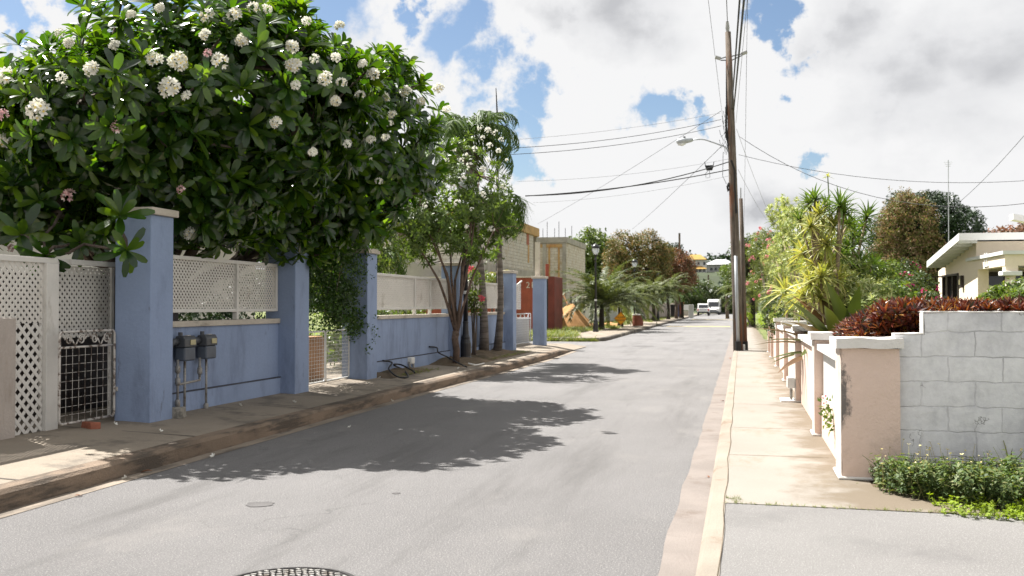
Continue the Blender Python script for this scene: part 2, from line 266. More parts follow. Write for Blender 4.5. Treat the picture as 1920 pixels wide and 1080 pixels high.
    # block walls
    for nm, c1, c2, cm, sc, ms, st in (('blockw', (.74, .74, .75), (.64, .64, .66), (.34, .34, .35), 1, .006, (.43, .43, .455)),
                                   ('blocku', (.56, .54, .49), (.47, .45, .40), (.17, .15, .13), 1, .014, (.4, .33, .22)),
                                   ('blockt', (.60, .57, .50), (.53, .50, .43), (.36, .31, .24), 1, .018, (.35, .25, .12))):
        m, N, L, b = new_mat(nm)
        tc = N.new('ShaderNodeTexCoord'); sp = N.new('ShaderNodeSeparateXYZ'); L.new(tc.outputs['Object'], sp.inputs[0])
        g = N.new('ShaderNodeNewGeometry'); sn = N.new('ShaderNodeSeparateXYZ'); L.new(g.outputs['Normal'], sn.inputs[0])
        ab = N.new('ShaderNodeMath'); ab.operation = 'ABSOLUTE'; L.new(sn.outputs[0], ab.inputs[0])
        gt = N.new('ShaderNodeMath'); gt.operation = 'GREATER_THAN'; gt.inputs[1].default_value = .5; L.new(ab.outputs[0], gt.inputs[0])
        mx = N.new('ShaderNodeMix'); L.new(gt.outputs[0], mx.inputs[0]); L.new(sp.outputs[0], mx.inputs[2]); L.new(sp.outputs[1], mx.inputs[3])
        cb = N.new('ShaderNodeCombineXYZ'); L.new(mx.outputs[0], cb.inputs[0]); L.new(sp.outputs[2], cb.inputs[1])
        wn = N.new('ShaderNodeTexNoise'); wn.inputs['Scale'].default_value = 6; wn.inputs['Detail'].default_value = 6; L.new(tc.outputs['Object'], wn.inputs['Vector'])
        va = N.new('ShaderNodeVectorMath'); va.operation = 'SUBTRACT'; L.new(wn.outputs['Color'], va.inputs[0]); va.inputs[1].default_value = (.5, .5, .5)
        vs = N.new('ShaderNodeVectorMath'); vs.operation = 'SCALE'; vs.inputs['Scale'].default_value = .055; L.new(va.outputs[0], vs.inputs[0])
        vd = N.new('ShaderNodeVectorMath'); vd.operation = 'ADD'; L.new(cb.outputs[0], vd.inputs[0]); L.new(vs.outputs[0], vd.inputs[1])
        bt = N.new('ShaderNodeTexBrick'); L.new(vd.outputs[0], bt.inputs[0])
        bt.inputs['Scale'].default_value = sc; bt.inputs['Brick Width'].default_value = .41; bt.inputs['Row Height'].default_value = .205; bt.inputs['Mortar Size'].default_value = ms; bt.inputs['Mortar Smooth'].default_value = .6
        bt.inputs['Color1'].default_value = (*c1, 1); bt.inputs['Color2'].default_value = (*c2, 1); bt.inputs['Mortar'].default_value = (*cm, 1)
        col = bt.outputs[0]
        if nm == 'blockw':                        # painted over: joints only show here and there
            br = tnoise(N, L, 2.3, 4); col = mixc(N, L, rng(N, L, br, .42, .62, .05, .8), (.69, .69, .70), col)
        s1 = tnoise(N, L, 2.2, 8, .7, (1, 1, .8)); col = mixc(N, L, rng(N, L, s1, .44, .70, 0, .8, True), col, st)
        s2 = tnoise(N, L, 14, 5, .7); col = mixc(N, L, rng(N, L, s2, .4, .7, 0, .35), col, mul(st, .9))
        if nm == 'blockw':
            dn = tnoise(N, L, 3.5, 6, .6); vo = N.new('ShaderNodeTexVoronoi'); vo.feature = 'DISTANCE_TO_EDGE'; vo.inputs['Scale'].default_value = .9
            vv = N.new('ShaderNodeVectorMath'); vv.operation = 'ADD'; L.new(tc.outputs['Object'], vv.inputs[0]); L.new(wn.outputs['Color'], vv.inputs[1]); L.new(vv.outputs[0], vo.inputs['Vector'])
            ck = rng(N, L, vo.outputs['Distance'], .002, .007, 1, 0)
            ml = N.new('ShaderNodeMath'); ml.operation = 'MULTIPLY'; L.new(ck, ml.inputs[0]); L.new(rng(N, L, dn, .57, .61), ml.inputs[1])
            col = mixc(N, L, ml.outputs[0], col, (.2, .195, .19))
        L.new(col, b.inputs['Base Color']); b.inputs['Roughness'].default_value = .85
        inv = rng(N, L, bt.outputs['Fac'], 0, 1, 1, 0); fn = tnoise(N, L, 30, 5, .7)
        ad = N.new('ShaderNodeMath'); ad.operation = 'MULTIPLY_ADD'; L.new(fn, ad.inputs[0]); ad.inputs[1].default_value = .5; L.new(inv, ad.inputs[2])
        bp = N.new('ShaderNodeBump'); bp.inputs['Strength'].default_value = .6; bp.inputs['Distance'].default_value = .012; L.new(ad.outputs[0], bp.inputs['Height']); L.new(bp.outputs[0], b.inputs['Normal'])
        M[nm] = m
mats()
# ---------------- mesh helpers ----------------
OFF = {}
def link(name, me, mat, parent=None, smooth=False):
    o = bpy.data.objects.new(name, me); COL.objects.link(o)
    for mm in (mat if isinstance(mat, (list, tuple)) else [mat]): me.materials.append(M[mm] if isinstance(mm, str) else mm)
    if parent is not None:
        o.parent = parent; OFF[o.name] = OFF.get(parent.name, Vector((0, 0, 0)))
    if smooth: me.polygons.foreach_set('use_smooth', [True]*len(me.polygons))
    return o
def tag(o, label=None, cat=None, group=None, kind=None):
    if label: o['label'] = label
    if cat: o['category'] = cat
    if group: o['group'] = group
    if kind: o['kind'] = kind
    return o
def thing(name, label, cat, loc=(0, 0, 0), group=None, rz=0):
    o = bpy.data.objects.new(name, None); COL.objects.link(o); o.empty_display_size = .2
    o.location = loc; o.rotation_euler = (0, 0, rz); OFF[o.name] = Vector(loc)
    return tag(o, label, cat, group)
def kids(o): return list(o.children)
def dup(root, loc, rz=0, label=None, scale=None, group=None):
    def cp(o, par):
        c = o.copy(); COL.objects.link(c); c.parent = par
        for k in kids(o): cp(k, c)
        return c
    r = cp(root, None); r.location = loc; r.rotation_euler = (0, 0, rz)
    if scale: r.scale = scale if isinstance(scale, (tuple, list)) else (scale,)*3
    if label: r['label'] = label
    if group: r['group'] = group
    return r
class MB:
    def __init__(s): s.v = []; s.f = []
    def add(s, vs, fs):
        n = len(s.v); s.v += [tuple(x) for x in vs]; s.f += [tuple(i+n for i in f) for f in fs]; return s
    def box(s, x0, x1, y0, y1, z0, z1):
        return s.add([(x0, y0, z0), (x1, y0, z0), (x1, y1, z0), (x0, y1, z0), (x0, y0, z1), (x1, y0, z1), (x1, y1, z1), (x0, y1, z1)],
                     [(3, 2, 1, 0), (4, 5, 6, 7), (0, 1, 5, 4), (1, 2, 6, 5), (2, 3, 7, 6), (3, 0, 4, 7)])
    def prism(s, pts, z0, z1):                      # pts: (x,y) ccw, z may be function
        n = len(pts); a = [(x, y, z0(x, y) if callable(z0) else z0) for x, y in pts]; b = [(x, y, z1(x, y) if callable(z1) else z1) for x, y in pts]
        return s.add(a+b, [tuple(range(n-1, -1, -1)), tuple(range(n, 2*n))]+[(i, (i+1) % n, n+(i+1) % n, n+i) for i in range(n)])
    def extr(s, pts, axis, a0, a1):                 # pts 2D in the other two axes, extruded along axis (0,1,2)
        n = len(pts)
        def mk(p, q): return {0: (q, p[0], p[1]), 1: (p[0], q, p[1]), 2: (p[0], p[1], q)}[axis]
        return s.add([mk(p, a0) for p in pts]+[mk(p, a1) for p in pts], [tuple(range(n-1, -1, -1)), tuple(range(n, 2*n))]+[(i, (i+1) % n, n+(i+1) % n, n+i) for i in range(n)])
    def bar(s, a, b, w, t, up=(0, 0, 1)):
        a, b = Vector(a), Vector(b); d = (b-a).normalized(); r = d.cross(Vector(up)).normalized(); q = r.cross(d).normalized()
        r *= w/2; q *= t/2
        return s.add([a-r-q, a+r-q, a+r+q, a-r+q, b-r-q, b+r-q, b+r+q, b-r+q], [(3, 2, 1, 0), (4, 5, 6, 7), (0, 1, 5, 4), (1, 2, 6, 5), (2, 3, 7, 6), (3, 0, 4, 7)])
    def tube(s, pts, r, n=8, cap=True):
        pts = [Vector(p) for p in pts]; R = r if isinstance(r, (list, tuple)) else [r]*len(pts); vs = []; fs = []
        ref = Vector((0, 0, 1)); q = None
        for i, p in enumerate(pts):
            d = (pts[min(i+1, len(pts)-1)]-pts[max(i-1, 0)]).normalized()
            if q is None:
                a = ref if abs(d.z) < .9 else Vector((1, 0, 0)); q = d.cross(a).normalized()
            else:
                q = (q-d*q.dot(d)); q = q.normalized() if q.length > 1e-6 else d.orthogonal().normalized()
            w = d.cross(q)
            for k in range(n):
                t = 2*PI*k/n; vs.append(p+(q*math.cos(t)+w*math.sin(t))*R[i])
        for i in range(len(pts)-1):
            for k in range(n): fs.append((i*n+k, i*n+(k+1) % n, (i+1)*n+(k+1) % n, (i+1)*n+k))
        if cap: fs.append(tuple(range(n-1, -1, -1))); fs.append(tuple((len(pts)-1)*n+k for k in range(n)))
        return s.add(vs, fs)
    def lathe(s, prof, c=(0, 0), n=16):             # prof: (r,z)
        return s.tube([(c[0], c[1], z) for r, z in prof], [max(r, .001) for r, z in prof], n) if False else s._lathe(prof, c, n)
    def _lathe(s, prof, c, n):
        vs = []; fs = []
        for r, z in prof:
            for k in range(n): t = 2*PI*k/n; vs.append((c[0]+r*math.cos(t), c[1]+r*math.sin(t), z))
        for i in range(len(prof)-1):
            for k in range(n): fs.append((i*n+k, i*n+(k+1) % n, (i+1)*n+(k+1) % n, (i+1)*n+k))
        fs.append(tuple(range(n-1, -1, -1))); fs.append(tuple((len(prof)-1)*n+k for k in range(n)))
        return s.add(vs, fs)
    def build(s, name, mat, parent=None, bevel=0, smooth=False):
        off = OFF.get(parent.name, Vector((0, 0, 0))) if parent is not None else Vector((0, 0, 0))
        me = bpy.data.meshes.new(name); me.from_pydata([(x-off[0], y-off[1], z-off[2]) for x, y, z in s.v], [], s.f); me.update()
        o = link(name, me, mat, parent, smooth)
        if bevel:
            b = o.modifiers.new('bevel', 'BEVEL'); b.width = bevel; b.segments = 2; b.limit_method = 'ANGLE'
        return o
def npmesh(name, parts, mat, parent=None, smooth=True):       # parts: list of (V, F quads)
    Vs = []; Fs = []; n = 0
    for V, Fq in parts:
        Vs.append(V); Fs.append(Fq+n); n += len(V)
    V = np.concatenate(Vs); Fq = np.concatenate(Fs)
    off = OFF.get(parent.name, Vector((0, 0, 0))) if parent is not None else Vector((0, 0, 0))
    V = V-np.array(off)
    me = bpy.data.meshes.new(name); me.vertices.add(len(V)); me.vertices.foreach_set('co', V.astype(np.float32).ravel())
    me.loops.add(len(Fq)*4); me.loops.foreach_set('vertex_index', Fq.astype(np.int32).ravel())
    me.polygons.add(len(Fq)); me.polygons.foreach_set('loop_start', np.arange(0, len(Fq)*4, 4, dtype=np.int32)); me.polygons.foreach_set('loop_total', np.full(len(Fq), 4, dtype=np.int32))
    me.update(calc_edges=True); me.validate()
    return link(name, me, mat, parent, smooth)
def leaf(L, Wd, droop=.3, fold=.25, n=3, prof=(.25, .75, 1, .7, .05)):
    """leaf from the origin along +Y, face up +Z"""
    V = []; Fq = []
    for i in range(n+1):
        t = i/n; w = np.interp(t, np.linspace(0, 1, len(prof)), prof)*Wd/2
        y = L*t*(1-.25*abs(droop)*t); z = -droop*L*t*t
        V += [(-w, y, z+fold*w), (0, y, z), (w, y, z+fold*w)]
    for i in range(n):
        a = i*3; Fq += [(a, a+1, a+4, a+3), (a+1, a+2, a+5, a+4)]
    return np.array(V, float), np.array(Fq)
def card(L, Wd, fold=.3):
    return np.array([(0, 0, 0), (Wd/2, L*.5, fold*Wd/2), (0, L, -.1*L), (-Wd/2, L*.5, fold*Wd/2)], float), np.array([(0, 1, 2, 3)])
def rotm(rx, ry, rz):
    return np.array(Matrix.Rotation(rz, 3, 'Z') @ Matrix.Rotation(rx, 3, 'X') @ Matrix.Rotation(ry, 3, 'Y'))
def tf(T, R=None, p=(0, 0, 0), s=1.):
    V, Fq = T; V = V*s
    if R is not None: V = V @ R.T
    return V+np.array(p), Fq
def join(parts):
    Vs = []; Fs = []; n = 0
    for V, Fq in parts: Vs.append(V); Fs.append(Fq+n); n += len(V)
    return np.concatenate(Vs), np.concatenate(Fs)
def frames(D, roll):                                # rows: direction of local +Z, random roll about it
    D = D/np.linalg.norm(D, axis=1, keepdims=True); A = np.where(np.abs(D[:, 2:3]) < .95, np.array([[0, 0, 1.]]), np.array([[1., 0, 0]]))
    X = np.cross(A, D); X /= np.linalg.norm(X, axis=1, keepdims=True); Y = np.cross(D, X)
    c, s = np.cos(roll)[:, None], np.sin(roll)[:, None]
    return np.stack([X*c+Y*s, -X*s+Y*c, D], axis=2)      # columns
def inst(T, R, Pn, Sc):
    V, Fq = T; n = len(Pn)
    out = np.einsum('nij,vj->nvi', R, V)*Sc[:, None, None]+Pn[:, None, :]
    Fo = (Fq[None]+(np.arange(n)*len(V))[:, None, None]).reshape(-1, 4)
    return out.reshape(-1, 3), Fo
def scatter(Ts, Pn, D, rs, smin=.8, smax=1.2):
    n = len(Pn); R = frames(D, rs.uniform(0, 2*PI, n)); Sc = rs.uniform(smin, smax, n); k = rs.integers(0, len(Ts), n)
    return [inst(Ts[i], R[k == i], Pn[k == i], Sc[k == i]) for i in range(len(Ts)) if (k == i).any()]
def blobpts(blobs, n, rs, inner=.55, up=.25, gap=.0, gs=1., zmin=None):
    """points in the outer shell of a union of ellipsoids, with outward directions"""
    B = np.array([list(b[0])+list(b[1]) for b in blobs], float); w = (B[:, 3]*B[:, 4]*B[:, 5])**(2/3); w /= w.sum()
    out = []; dr = []
    while len(out) < n:
        i = rs.choice(len(B), p=w); d = rs.normal(size=3); d /= np.linalg.norm(d); r = rs.uniform(inner**3, 1)**(1/3)
        p = B[i, :3]+d*B[i, 3:]*r
        q = (p-B[:, :3])/B[:, 3:]; m = (q*q).sum(1); m[i] = 9
        if (m < inner**2*.8).any(): continue
        if zmin is not None and p[2] < zmin: continue
        if gap and mnoise.noise(Vector(p)*gs) < -gap: continue
        e = d/B[i, 3:]; e = e/np.linalg.norm(e)+np.array([0, 0, up])+rs.normal(size=3)*.2
        out.append(p); dr.append(e)
    return np.array(out), np.array(dr)
def rosette(n, L, Wd, rs, e0=5, e1=65, droop=.25, prof=(.25, .6, .95, 1, .7, .1), nn=4, fold=.2):
    ps = []
    for i in range(n):
        t = i/n; az = i*2.399+rs.uniform(-.2, .2); el = math.radians(e0+(e1-e0)*t+rs.uniform(-8, 8))
        T = leaf(L*rs.uniform(.8, 1.1)*(1-.25*t), Wd*rs.uniform(.85, 1.1), droop*rs.uniform(.5, 1.4), fold, nn, prof)
        ps.append(tf(T, rotm(el, rs.uniform(-.3, .3), az)))
    return join(ps)
def puff(n, R, L, Wd, rs, curved=False):
    ps = []
    for i in range(n):
        d = rs.normal(size=3); d /= np.linalg.norm(d); p = d*R*rs.uniform(.15, 1)**.6
        T = leaf(L*rs.uniform(.7, 1.2), Wd*rs.uniform(.8, 1.2), .25, .3, 2, (.2, 1, .05)) if curved else card(L*rs.uniform(.7, 1.2), Wd*rs.uniform(.8, 1.2))
        ps.append(tf(T, rotm(rs.uniform(-.8, 1.0), rs.uniform(-.6, .6), rs.uniform(0, 2*PI)), p))
    return join(ps)
def frond(L, el, az, droop, rs, nl=26, ll=.45, lw=.03, hang=.5, twist=.5, p=(0, 0, 0), r0=.012):
    """one pinnate palm frond: rachis tube and leaflets"""
    pts = []; n = 12; e = el; pos = np.array([0., 0., 0.])
    for i in range(n+1):
        pts.append(pos.copy()); pos = pos+np.array([0, math.cos(e), math.sin(e)])*L/n; e -= droop/n*(1+i/n*.8)
    pts = np.array(pts); ps = []
    for i in range(nl):
        t = .12+.86*i/nl; j = t*n; a = int(j); b = min(a+1, n); q = pts[a]+(pts[b]-pts[a])*(j-a); dv = pts[b]-pts[max(a-1, 0)]; ang = math.atan2(dv[2], dv[1])
        l = ll*(.5+.5*math.sin(PI*min(1, t*1.05+.12)))*rs.uniform(.85, 1.1)
        for sd in (-1, 1):
            T = leaf(l, lw, hang*rs.uniform(.6, 1.3), .15, 2, (.6, 1, .1))
            R = np.array(Matrix.Rotation(ang, 3, 'X') @ Matrix.Rotation(sd*(-1.0+.45*t+rs.uniform(-.12, .12)), 3, 'Z') @ Matrix.Rotation(twist*rs.uniform(-1, 1)*.6, 3, 'Y') @ Matrix.Rotation(rs.uniform(-.15, .35), 3, 'X'))
            ps.append(tf(T, R, q))
    mb = MB().tube(pts, [r0*(1-.8*i/n) for i in range(n+1)], 4, False)
    ps.append((np.array([tuple(x) for x in mb.v]), np.array(mb.f)))
    V, Fq = join(ps)
    return V @ rotm(0, 0, az).T+np.array(p), Fq
def limb(mb, a, b, r0, r1, rs, k=5, wob=.12, n=7):
    a, b = Vector(a), Vector(b); L = (b-a).length; pts = []; R = []
    for i in range(k+1):
        t = i/k; w = Vector(rs.normal(size=3))*wob*L*.35*math.sin(PI*t)
        pts.append(a.lerp(b, t)+w+Vector((0, 0, .08*L*math.sin(PI*t)))); R.append(r0+(r1-r0)*t)
    mb.tube(pts, R, n); return pts
def blobtree(name, label, cat, base, th, blobs, n, Ts, mat, seed, r=.15, bark='bark', inner=.5, gap=0., gs=1., group=None, up=.25, smin=.8, smax=1.2, zmin=None, flowers=None, limbs=True):
    rs = np.random.default_rng(seed); t = thing(name, label, cat, base, group); base = Vector(base)
    fork = base+Vector((rs.uniform(-.1, .1), rs.uniform(-.1, .1), th))
    mb = MB(); pts = limb(mb, base, fork, r, r*.72, rs, 4, .04)
    if limbs:
        for c, rad in blobs:
            for k in range(2):
                e = Vector(c)+Vector([rs.uniform(-.5, .5)*x for x in rad]); limb(mb, fork-Vector((0, 0, .1)), e, r*.5, r*.12, rs, 5, .12, 6)
    mb.build('trunk', bark, t, smooth=True)
    Pn, D = blobpts(blobs, n, rs, inner, up, gap, gs, zmin)
    npmesh('crown', scatter(Ts, Pn, D, rs, smin, smax), mat, t)
    if flowers:
        fT, fm, fn, nm = flowers; Pf, Df = blobpts(blobs, fn, rs, .93, .3)
        npmesh(nm, scatter(fT, Pf, Df, rs, .8, 1.2), fm, t)
    return t
def pinst(name, Ts, Pn, D, mat, parent, rs, smin=.8, smax=1.2):
    off = np.array(OFF.get(parent.name, Vector((0, 0, 0)))); ms = [None]*len(Ts); R = frames(np.array(D, float), rs.uniform(0, 2*PI, len(Pn)))
    for i in range(len(Pn)):
        k = int(rs.integers(len(Ts)))
        if ms[k] is None:
            o = npmesh(name, [Ts[k]], mat); ms[k] = o.data
        else: o = bpy.data.objects.new(name, ms[k]); COL.objects.link(o)
        o.parent = parent; s = rs.uniform(smin, smax); o.matrix_local = Matrix.Translation(Vector(Pn[i]-off)) @ Matrix(R[i].tolist()).to_4x4() @ Matrix.Scale(s, 4); OFF[o.name] = Vector((0, 0, 0))
RS = np.random.default_rng(5)
# ================= setting =================
def struct(mb, name, mat, bevel=0): return tag(mb.build(name, mat, bevel=bevel), kind='structure')
def sheet(name, pts, z, mat): return struct(MB().add([(x, y, z) for x, y in pts], [tuple(range(len(pts)))]), name, mat)
sheet('ground', [(-700, -60), (900, -60), (900, 900), (-700, 900)], -.03, 'earth')
LK = [(-12, -5.35), (0, -5.35), (9, -5.45), (16, -5.52), (22, -5.42), (28, -5.4), (33.2, -5.55)]        # left kerb face (Y, X)
FK = [(42.6, -6.9), (42.0, -6.4), (42.4, -5.95), (44, -5.72), (52, -5.8), (70, -5.95), (100, -6.1), (140, -6.25), (168, -6.3)]
road = [(-.47, -12), (-.47, 60), (-.6, 110), (-.8, 168), (30, 172), (30, 182), (-40, 182), (-40, 172)]+[(x+.02, y) for y, x in FK[::-1][:-3]]+[(-5.7, 42.5), (-6.2, 42.1), (-16, 42.1), (-16, 36.6), (-5.7, 36.6), (-5.6, 34)]+[(x-.04, y) for y, x in LK[::-1]]
sheet('road', road, 0, 'asphalt')
def strip(name, poly, d0, d1, z0, z1, mat, zb=-.02, taper=None):
    """kerb-like strip swept along poly (Y,X): from X+d0 (front, top z0) back to X+d1 (top z1)"""
    mb = MB(); vs = []; rs = np.random.default_rng(3)
    pl = []
    for i in range(len(poly)-1):
        (ya, xa), (yb, xb) = poly[i], poly[i+1]; k = max(1, int(abs(yb-ya)/1.2))
        for j in range(k): t = j/k; pl.append((ya+(yb-ya)*t, xa+(xb-xa)*t))
    pl.append(poly[-1])
    for i, (y, x) in enumerate(pl):
        k = 1 if not taper else max(0.06, min(1, (taper-y)/2.4)); w = rs.uniform(-.012, .012)
        y2 = y
        vs += [(x+d0+.012, y, zb), (x+d0, y, (z0-.03)*k), (x+d0+(-.03 if d1 < d0 else .03), y, z0*k+w*.5*k), (x+d1, y2, z1*k), (x+d1, y2, zb)]
    fs = []
    for i in range(len(pl)-1):
        for j in range(4): a = i*5+j; fs.append((a, a+5, a+6, a+1) if d1 > d0 else (a, a+1, a+6, a+5))
    fs += [tuple(range(5)), tuple((len(pl)-1)*5+j for j in range(4, -1, -1))]
    return struct(mb.add(vs, fs), name, mat)
strip('kerb', LK, 0, -.2, .155, .158, 'kerb_l', taper=33.3)
struct(MB().add([(x+.02+d, y, .004) for y, x in LK for d in (0, .16)], [(2*i, 2*i+1, 2*i+3, 2*i+2) for i in range(len(LK)-1)]), 'gutter', 'gut_l')
def zl(x, y): return .152+.05*min(1, max(0, (-5.6-x)/1.4))
def grid_sheet(name, xs, ys, zf, mat, kind='structure'):
    nx, ny = len(xs), len(ys); V = [(x, y, zf(x, y)) for y in ys for x in xs]
    return struct(MB().add(V, [(j*nx+i, j*nx+i+1, (j+1)*nx+i+1, (j+1)*nx+i) for j in range(ny-1) for i in range(nx-1)]), name, mat)
def lx(y): return float(np.interp(y, [a for a, b in LK], [b for a, b in LK]))
ys = [-12, -4, 0, 4, 8, 12, 16, 20, 24, 28, 31]
struct(MB().add([(a, y, z) for y in ys for a, z in ((-8.6, .205), (-7., .205), (lx(y)-.2, .152))], [(i*3+j, i*3+j+1, i*3+j+4, i*3+j+3) for i in range(len(ys)-1) for j in (0, 1)]), 'pavement', 'pave_l')
mbj = MB()
for y in (-1.5, 1.2, 4.1, 6.9, 9.6, 12.5, 15.3, 18.3): mbj.add([(-7.3, y, .2125), (lx(y)-.2, y-.03, .1565), (lx(y)-.2, y+.0, .1565), (-7.3, y+.03, .2125)], [(0, 1, 2, 3)])
struct(mbj, 'pavement_joints', 'kerb_d')
# drive apron beside the last blue pillar, the side entrance, the far block
grid_sheet('apron', [-16, -7.6, -6.3, -5.58], [31, 33.6, 36.6], lambda x, y: .02 if x > -5.7 else (.12 if x > -6.4 else (.2 if y < 34 else .1)), 'pave_l')
struct(MB().add([(-8.6, 31, .2), (-5.6, 31, .152), (-5.6, 33.3, .02), (-5.9, 31.2, .152)], [(0, 1, 2, 3)]), 'apron_edge', 'pave_l')
FP = [(y, x) for y, x in FK[1:]]
mb = MB(); pts = [(x-.16, y) for y, x in FK[2:]]; mb.prism([(-16, 42.3)]+[(-6.6, 42.3)]+pts+[(-16, 168)], -.02, .145); struct(mb, 'far_pavement', 'pave_l')
strip('far_kerb', FK[2:], 0, -.17, .15, .152, 'kerb_d'); struct(MB().prism([(-16, 42.12), (-6.35, 42.12), (-5.95, 42.45), (-6.1, 42.6), (-6.6, 42.32), (-16, 42.32)], -.02, .15), 'corner_kerb', 'kerb_d')
sheet('verge', [(-120, 42.9), (-8.3, 42.9), (-8.3, 52), (-8.6, 100), (-9, 168), (-120, 168)], .152, 'grass_base')
sheet('yard', [(-60, -12), (-7.25, -12), (-7.25, 35), (-60, 35)], .187, 'yard')
sheet('garden', [(1.0, 7.4), (60, 7.4), (60, 170), (1.0, 170)], .088, 'grass_base')
sheet('verge_strip', [(.93, 7.42), (7.5, 7.3), (7.5, 8.8), (1.0, 8.8)], .094, 'soil')
# right-hand side
RK = [(-12, -.25), (30, -.25), (60, -.27), (110, -.4), (168, -.6)]
gy = [-12+i*.35 for i in range(515)]; rx = lambda y: float(np.interp(y, [a for a, b in RK], [b for a, b in RK]))
struct(MB().add([v for y in gy for v in ((rx(y)-.235+.028*mnoise.noise(Vector((0, y*1.1, 1)))+.012*mnoise.noise(Vector((3, y*5, 1))), y, .007), (rx(y)+.02, y, .004))], [(2*i, 2*i+1, 2*i+3, 2*i+2) for i in range(len(gy)-1)]), 'gutter_right', 'gutter')
strip('kerb_right', RK, 0, .13, .098, .103, 'kerb_r')
sheet('pavement_right', [(-.125, 7.5), (2.5, 7.45), (1.9, 7.75), (1.35, 8.1), (1.02, 8.4), (1.02, 34), (-.125, 34)], .1, 'pave_r')
sheet('pavement_right_far', [(-.13, 34), (.95, 34), (.6, 168), (-.5, 168)], .1, 'pave_r')
sheet('driveway_far', [(-.12, 34.1), (4, 34.1), (4, 43), (-.12, 43)], .105, 'pave_r')
sheet('driveway', [(-.125, -12), (12, -12), (12, 7.2), (-.125, 7.5)], .096, 'asphalt2')
mb = MB()
for y in (9.9, 12.1, 15, 18.2, 21.5, 25, 29): mb.add([(-.12, y, .1035), (.8, y, .1035), (.8, y+.011, .1035), (-.12, y+.011, .1035)], [(0, 1, 2, 3)])
mb.add([(x+.125+d+.006*math.sin(y*3.1)+.005*math.sin(y*7.7), y, .1065) for y in [i*.6-3 for i in range(60)] for x, d in ((-.25, .0), (-.25, .0045))], [(2*i, 2*i+1, 2*i+3, 2*i+2) for i in range(59)])
struct(mb, 'pavement_joints_right', 'soil')
# asphalt patches and yellow hump paint
def patchz(c, rx, ry, z, n=18, seed=1):
    r = np.random.default_rng(seed); return [(c.x+rx*math.cos(2*PI*i/n)*r.uniform(.85, 1.15), c.y+ry*math.sin(2*PI*i/n)*r.uniform(.85, 1.15)) for i in range(n)]
for i, (u, v, rx, ry) in enumerate(((487, 946, .11, .1), (743, 925, .035, .04), (1205, 649, .42, .5), (1265, 640, .5, .2), (1100, 700, 0, 0))):
    if rx: sheet('road_patch', patchz(P(u, v), rx, ry, 0, seed=i), .004, 'tar')
for (y0, y1, xa, xb) in ((72.5, 74.3, -5.3, -.8), (107, 108.6, -5.2, -.9)): sheet('road_marking', [(xa, y0), (xb, y0), (xb, y1), (xa, y1)], .006, 'yel')
# hills behind
hx = np.linspace(-420, 520, 60); hy = np.linspace(200, 760, 36)
def hz(x, y):
    d = max(0, (y-205)/240); b = 30*(1-math.exp(-d*1.5))*(.82+.25*mnoise.noise(Vector((x*.006, y*.006, 3))))*(1-.30*max(0, min(1, (x+40)/240)))
    return b-1+1.6*mnoise.noise(Vector((x*.03, y*.03, 1)))*min(1, d*4)
grid_sheet('hill', list(hx), list(hy), hz, 'hill')
# ================= left boundary =================
XF, XW, XL = -6.65, -6.93, -6.97        # pillar face, wall face, lattice plane
YB = lambda u, X: PX(u, 600, X).y
def pillar(name, label, X1, Y0, w, zt, d=None, grp='blue masonry pillars along the boundary wall'):
    t = thing(name, label, 'pillar', (X1-w/2, Y0+(d or w)/2, .18), grp); d = d or w
    MB().box(X1-w, X1, Y0, Y0+d, .14, zt).build('shaft', 'blue', t, bevel=.012)
    MB().box(X1-w-.045, X1+.045, Y0-.045, Y0+d+.045, zt+.001, zt+.085).build('cap', 'cream', t, bevel=.01)
    return t
Yp = [P(275, 793, .19).y, P(557, 739, .19).y, P(693, 712, .19).y, YB(862, XF), YB(962, XF), YB(1021, XF)]
pillar('masonry_pillar', 'blue pillar nearest the camera, between the iron gate and the meters', XF, Yp[0], .47, 2.6)
pillar('masonry_pillar', 'blue pillar at the near side of the double gate opening', XF, Yp[1], .5, 2.52)
pillar('masonry_pillar', 'blue pillar with its shaded side beside the hanging creeper', XF, Yp[2], .5, 2.5)
pillar('masonry_pillar', 'blue pillar hidden behind the multi-stemmed white flowering tree', XF-.02, Yp[3], .45, 2.5)
pillar('masonry_pillar', 'blue pillar with cap right of the two palm trunks', XF, Yp[4], .45, 2.5)
pillar('masonry_pillar', 'blue pillar at the far corner next to the red container', XF, Yp[5], .42, 2.47)
def bwall(label, y0, y1):
    t = thing('boundary_wall', label, 'wall', (XW-.08, (y0+y1)/2, .18), 'blue wall sections between pillars')
    MB().box(XW-.16, XW, y0, y1, .14, 1.27).build('wall', 'blue', t)
    MB().box(XW-.001, XW+.045, y0, y1, .14, .44).build('plinth', 'blue', t, bevel=.006)
    MB().box(XW-.002, XW+.049, y0+.002, y1-.002, .441, .455).build('plinth_seam', 'blued', t)
    MB().box(XW-.19, XW+.035, y0, y1, 1.271, 1.345).build('coping', 'cream', t, bevel=.008)
    return t
e = .003
bwall('low blue wall carrying the two gas meters', Yp[0]+.47+e, Yp[1]-e)
bwall('low blue wall behind the black hose and flowering tree', Yp[2]+.5+e, Yp[3]-e)
bwall('low blue wall behind the two palm trunks', Yp[3]+.45+e, Yp[4]-e)
def clip(poly, x0, x1, y0, y1):
    for ax, lim, sg in ((0, x0, 1), (0, x1, -1), (1, y0, 1), (1, y1, -1)):
        out = []
        for i in range(len(poly)):
            a, b = poly[i-1], poly[i]; da, db = (a[ax]-lim)*sg, (b[ax]-lim)*sg
            if (da >= 0) != (db >= 0): t = da/(da-db); out.append((a[0]+(b[0]-a[0])*t, a[1]+(b[1]-a[1])*t))
            if db >= 0: out.append(b)
        poly = out
        if len(poly) < 3: return []
    return poly
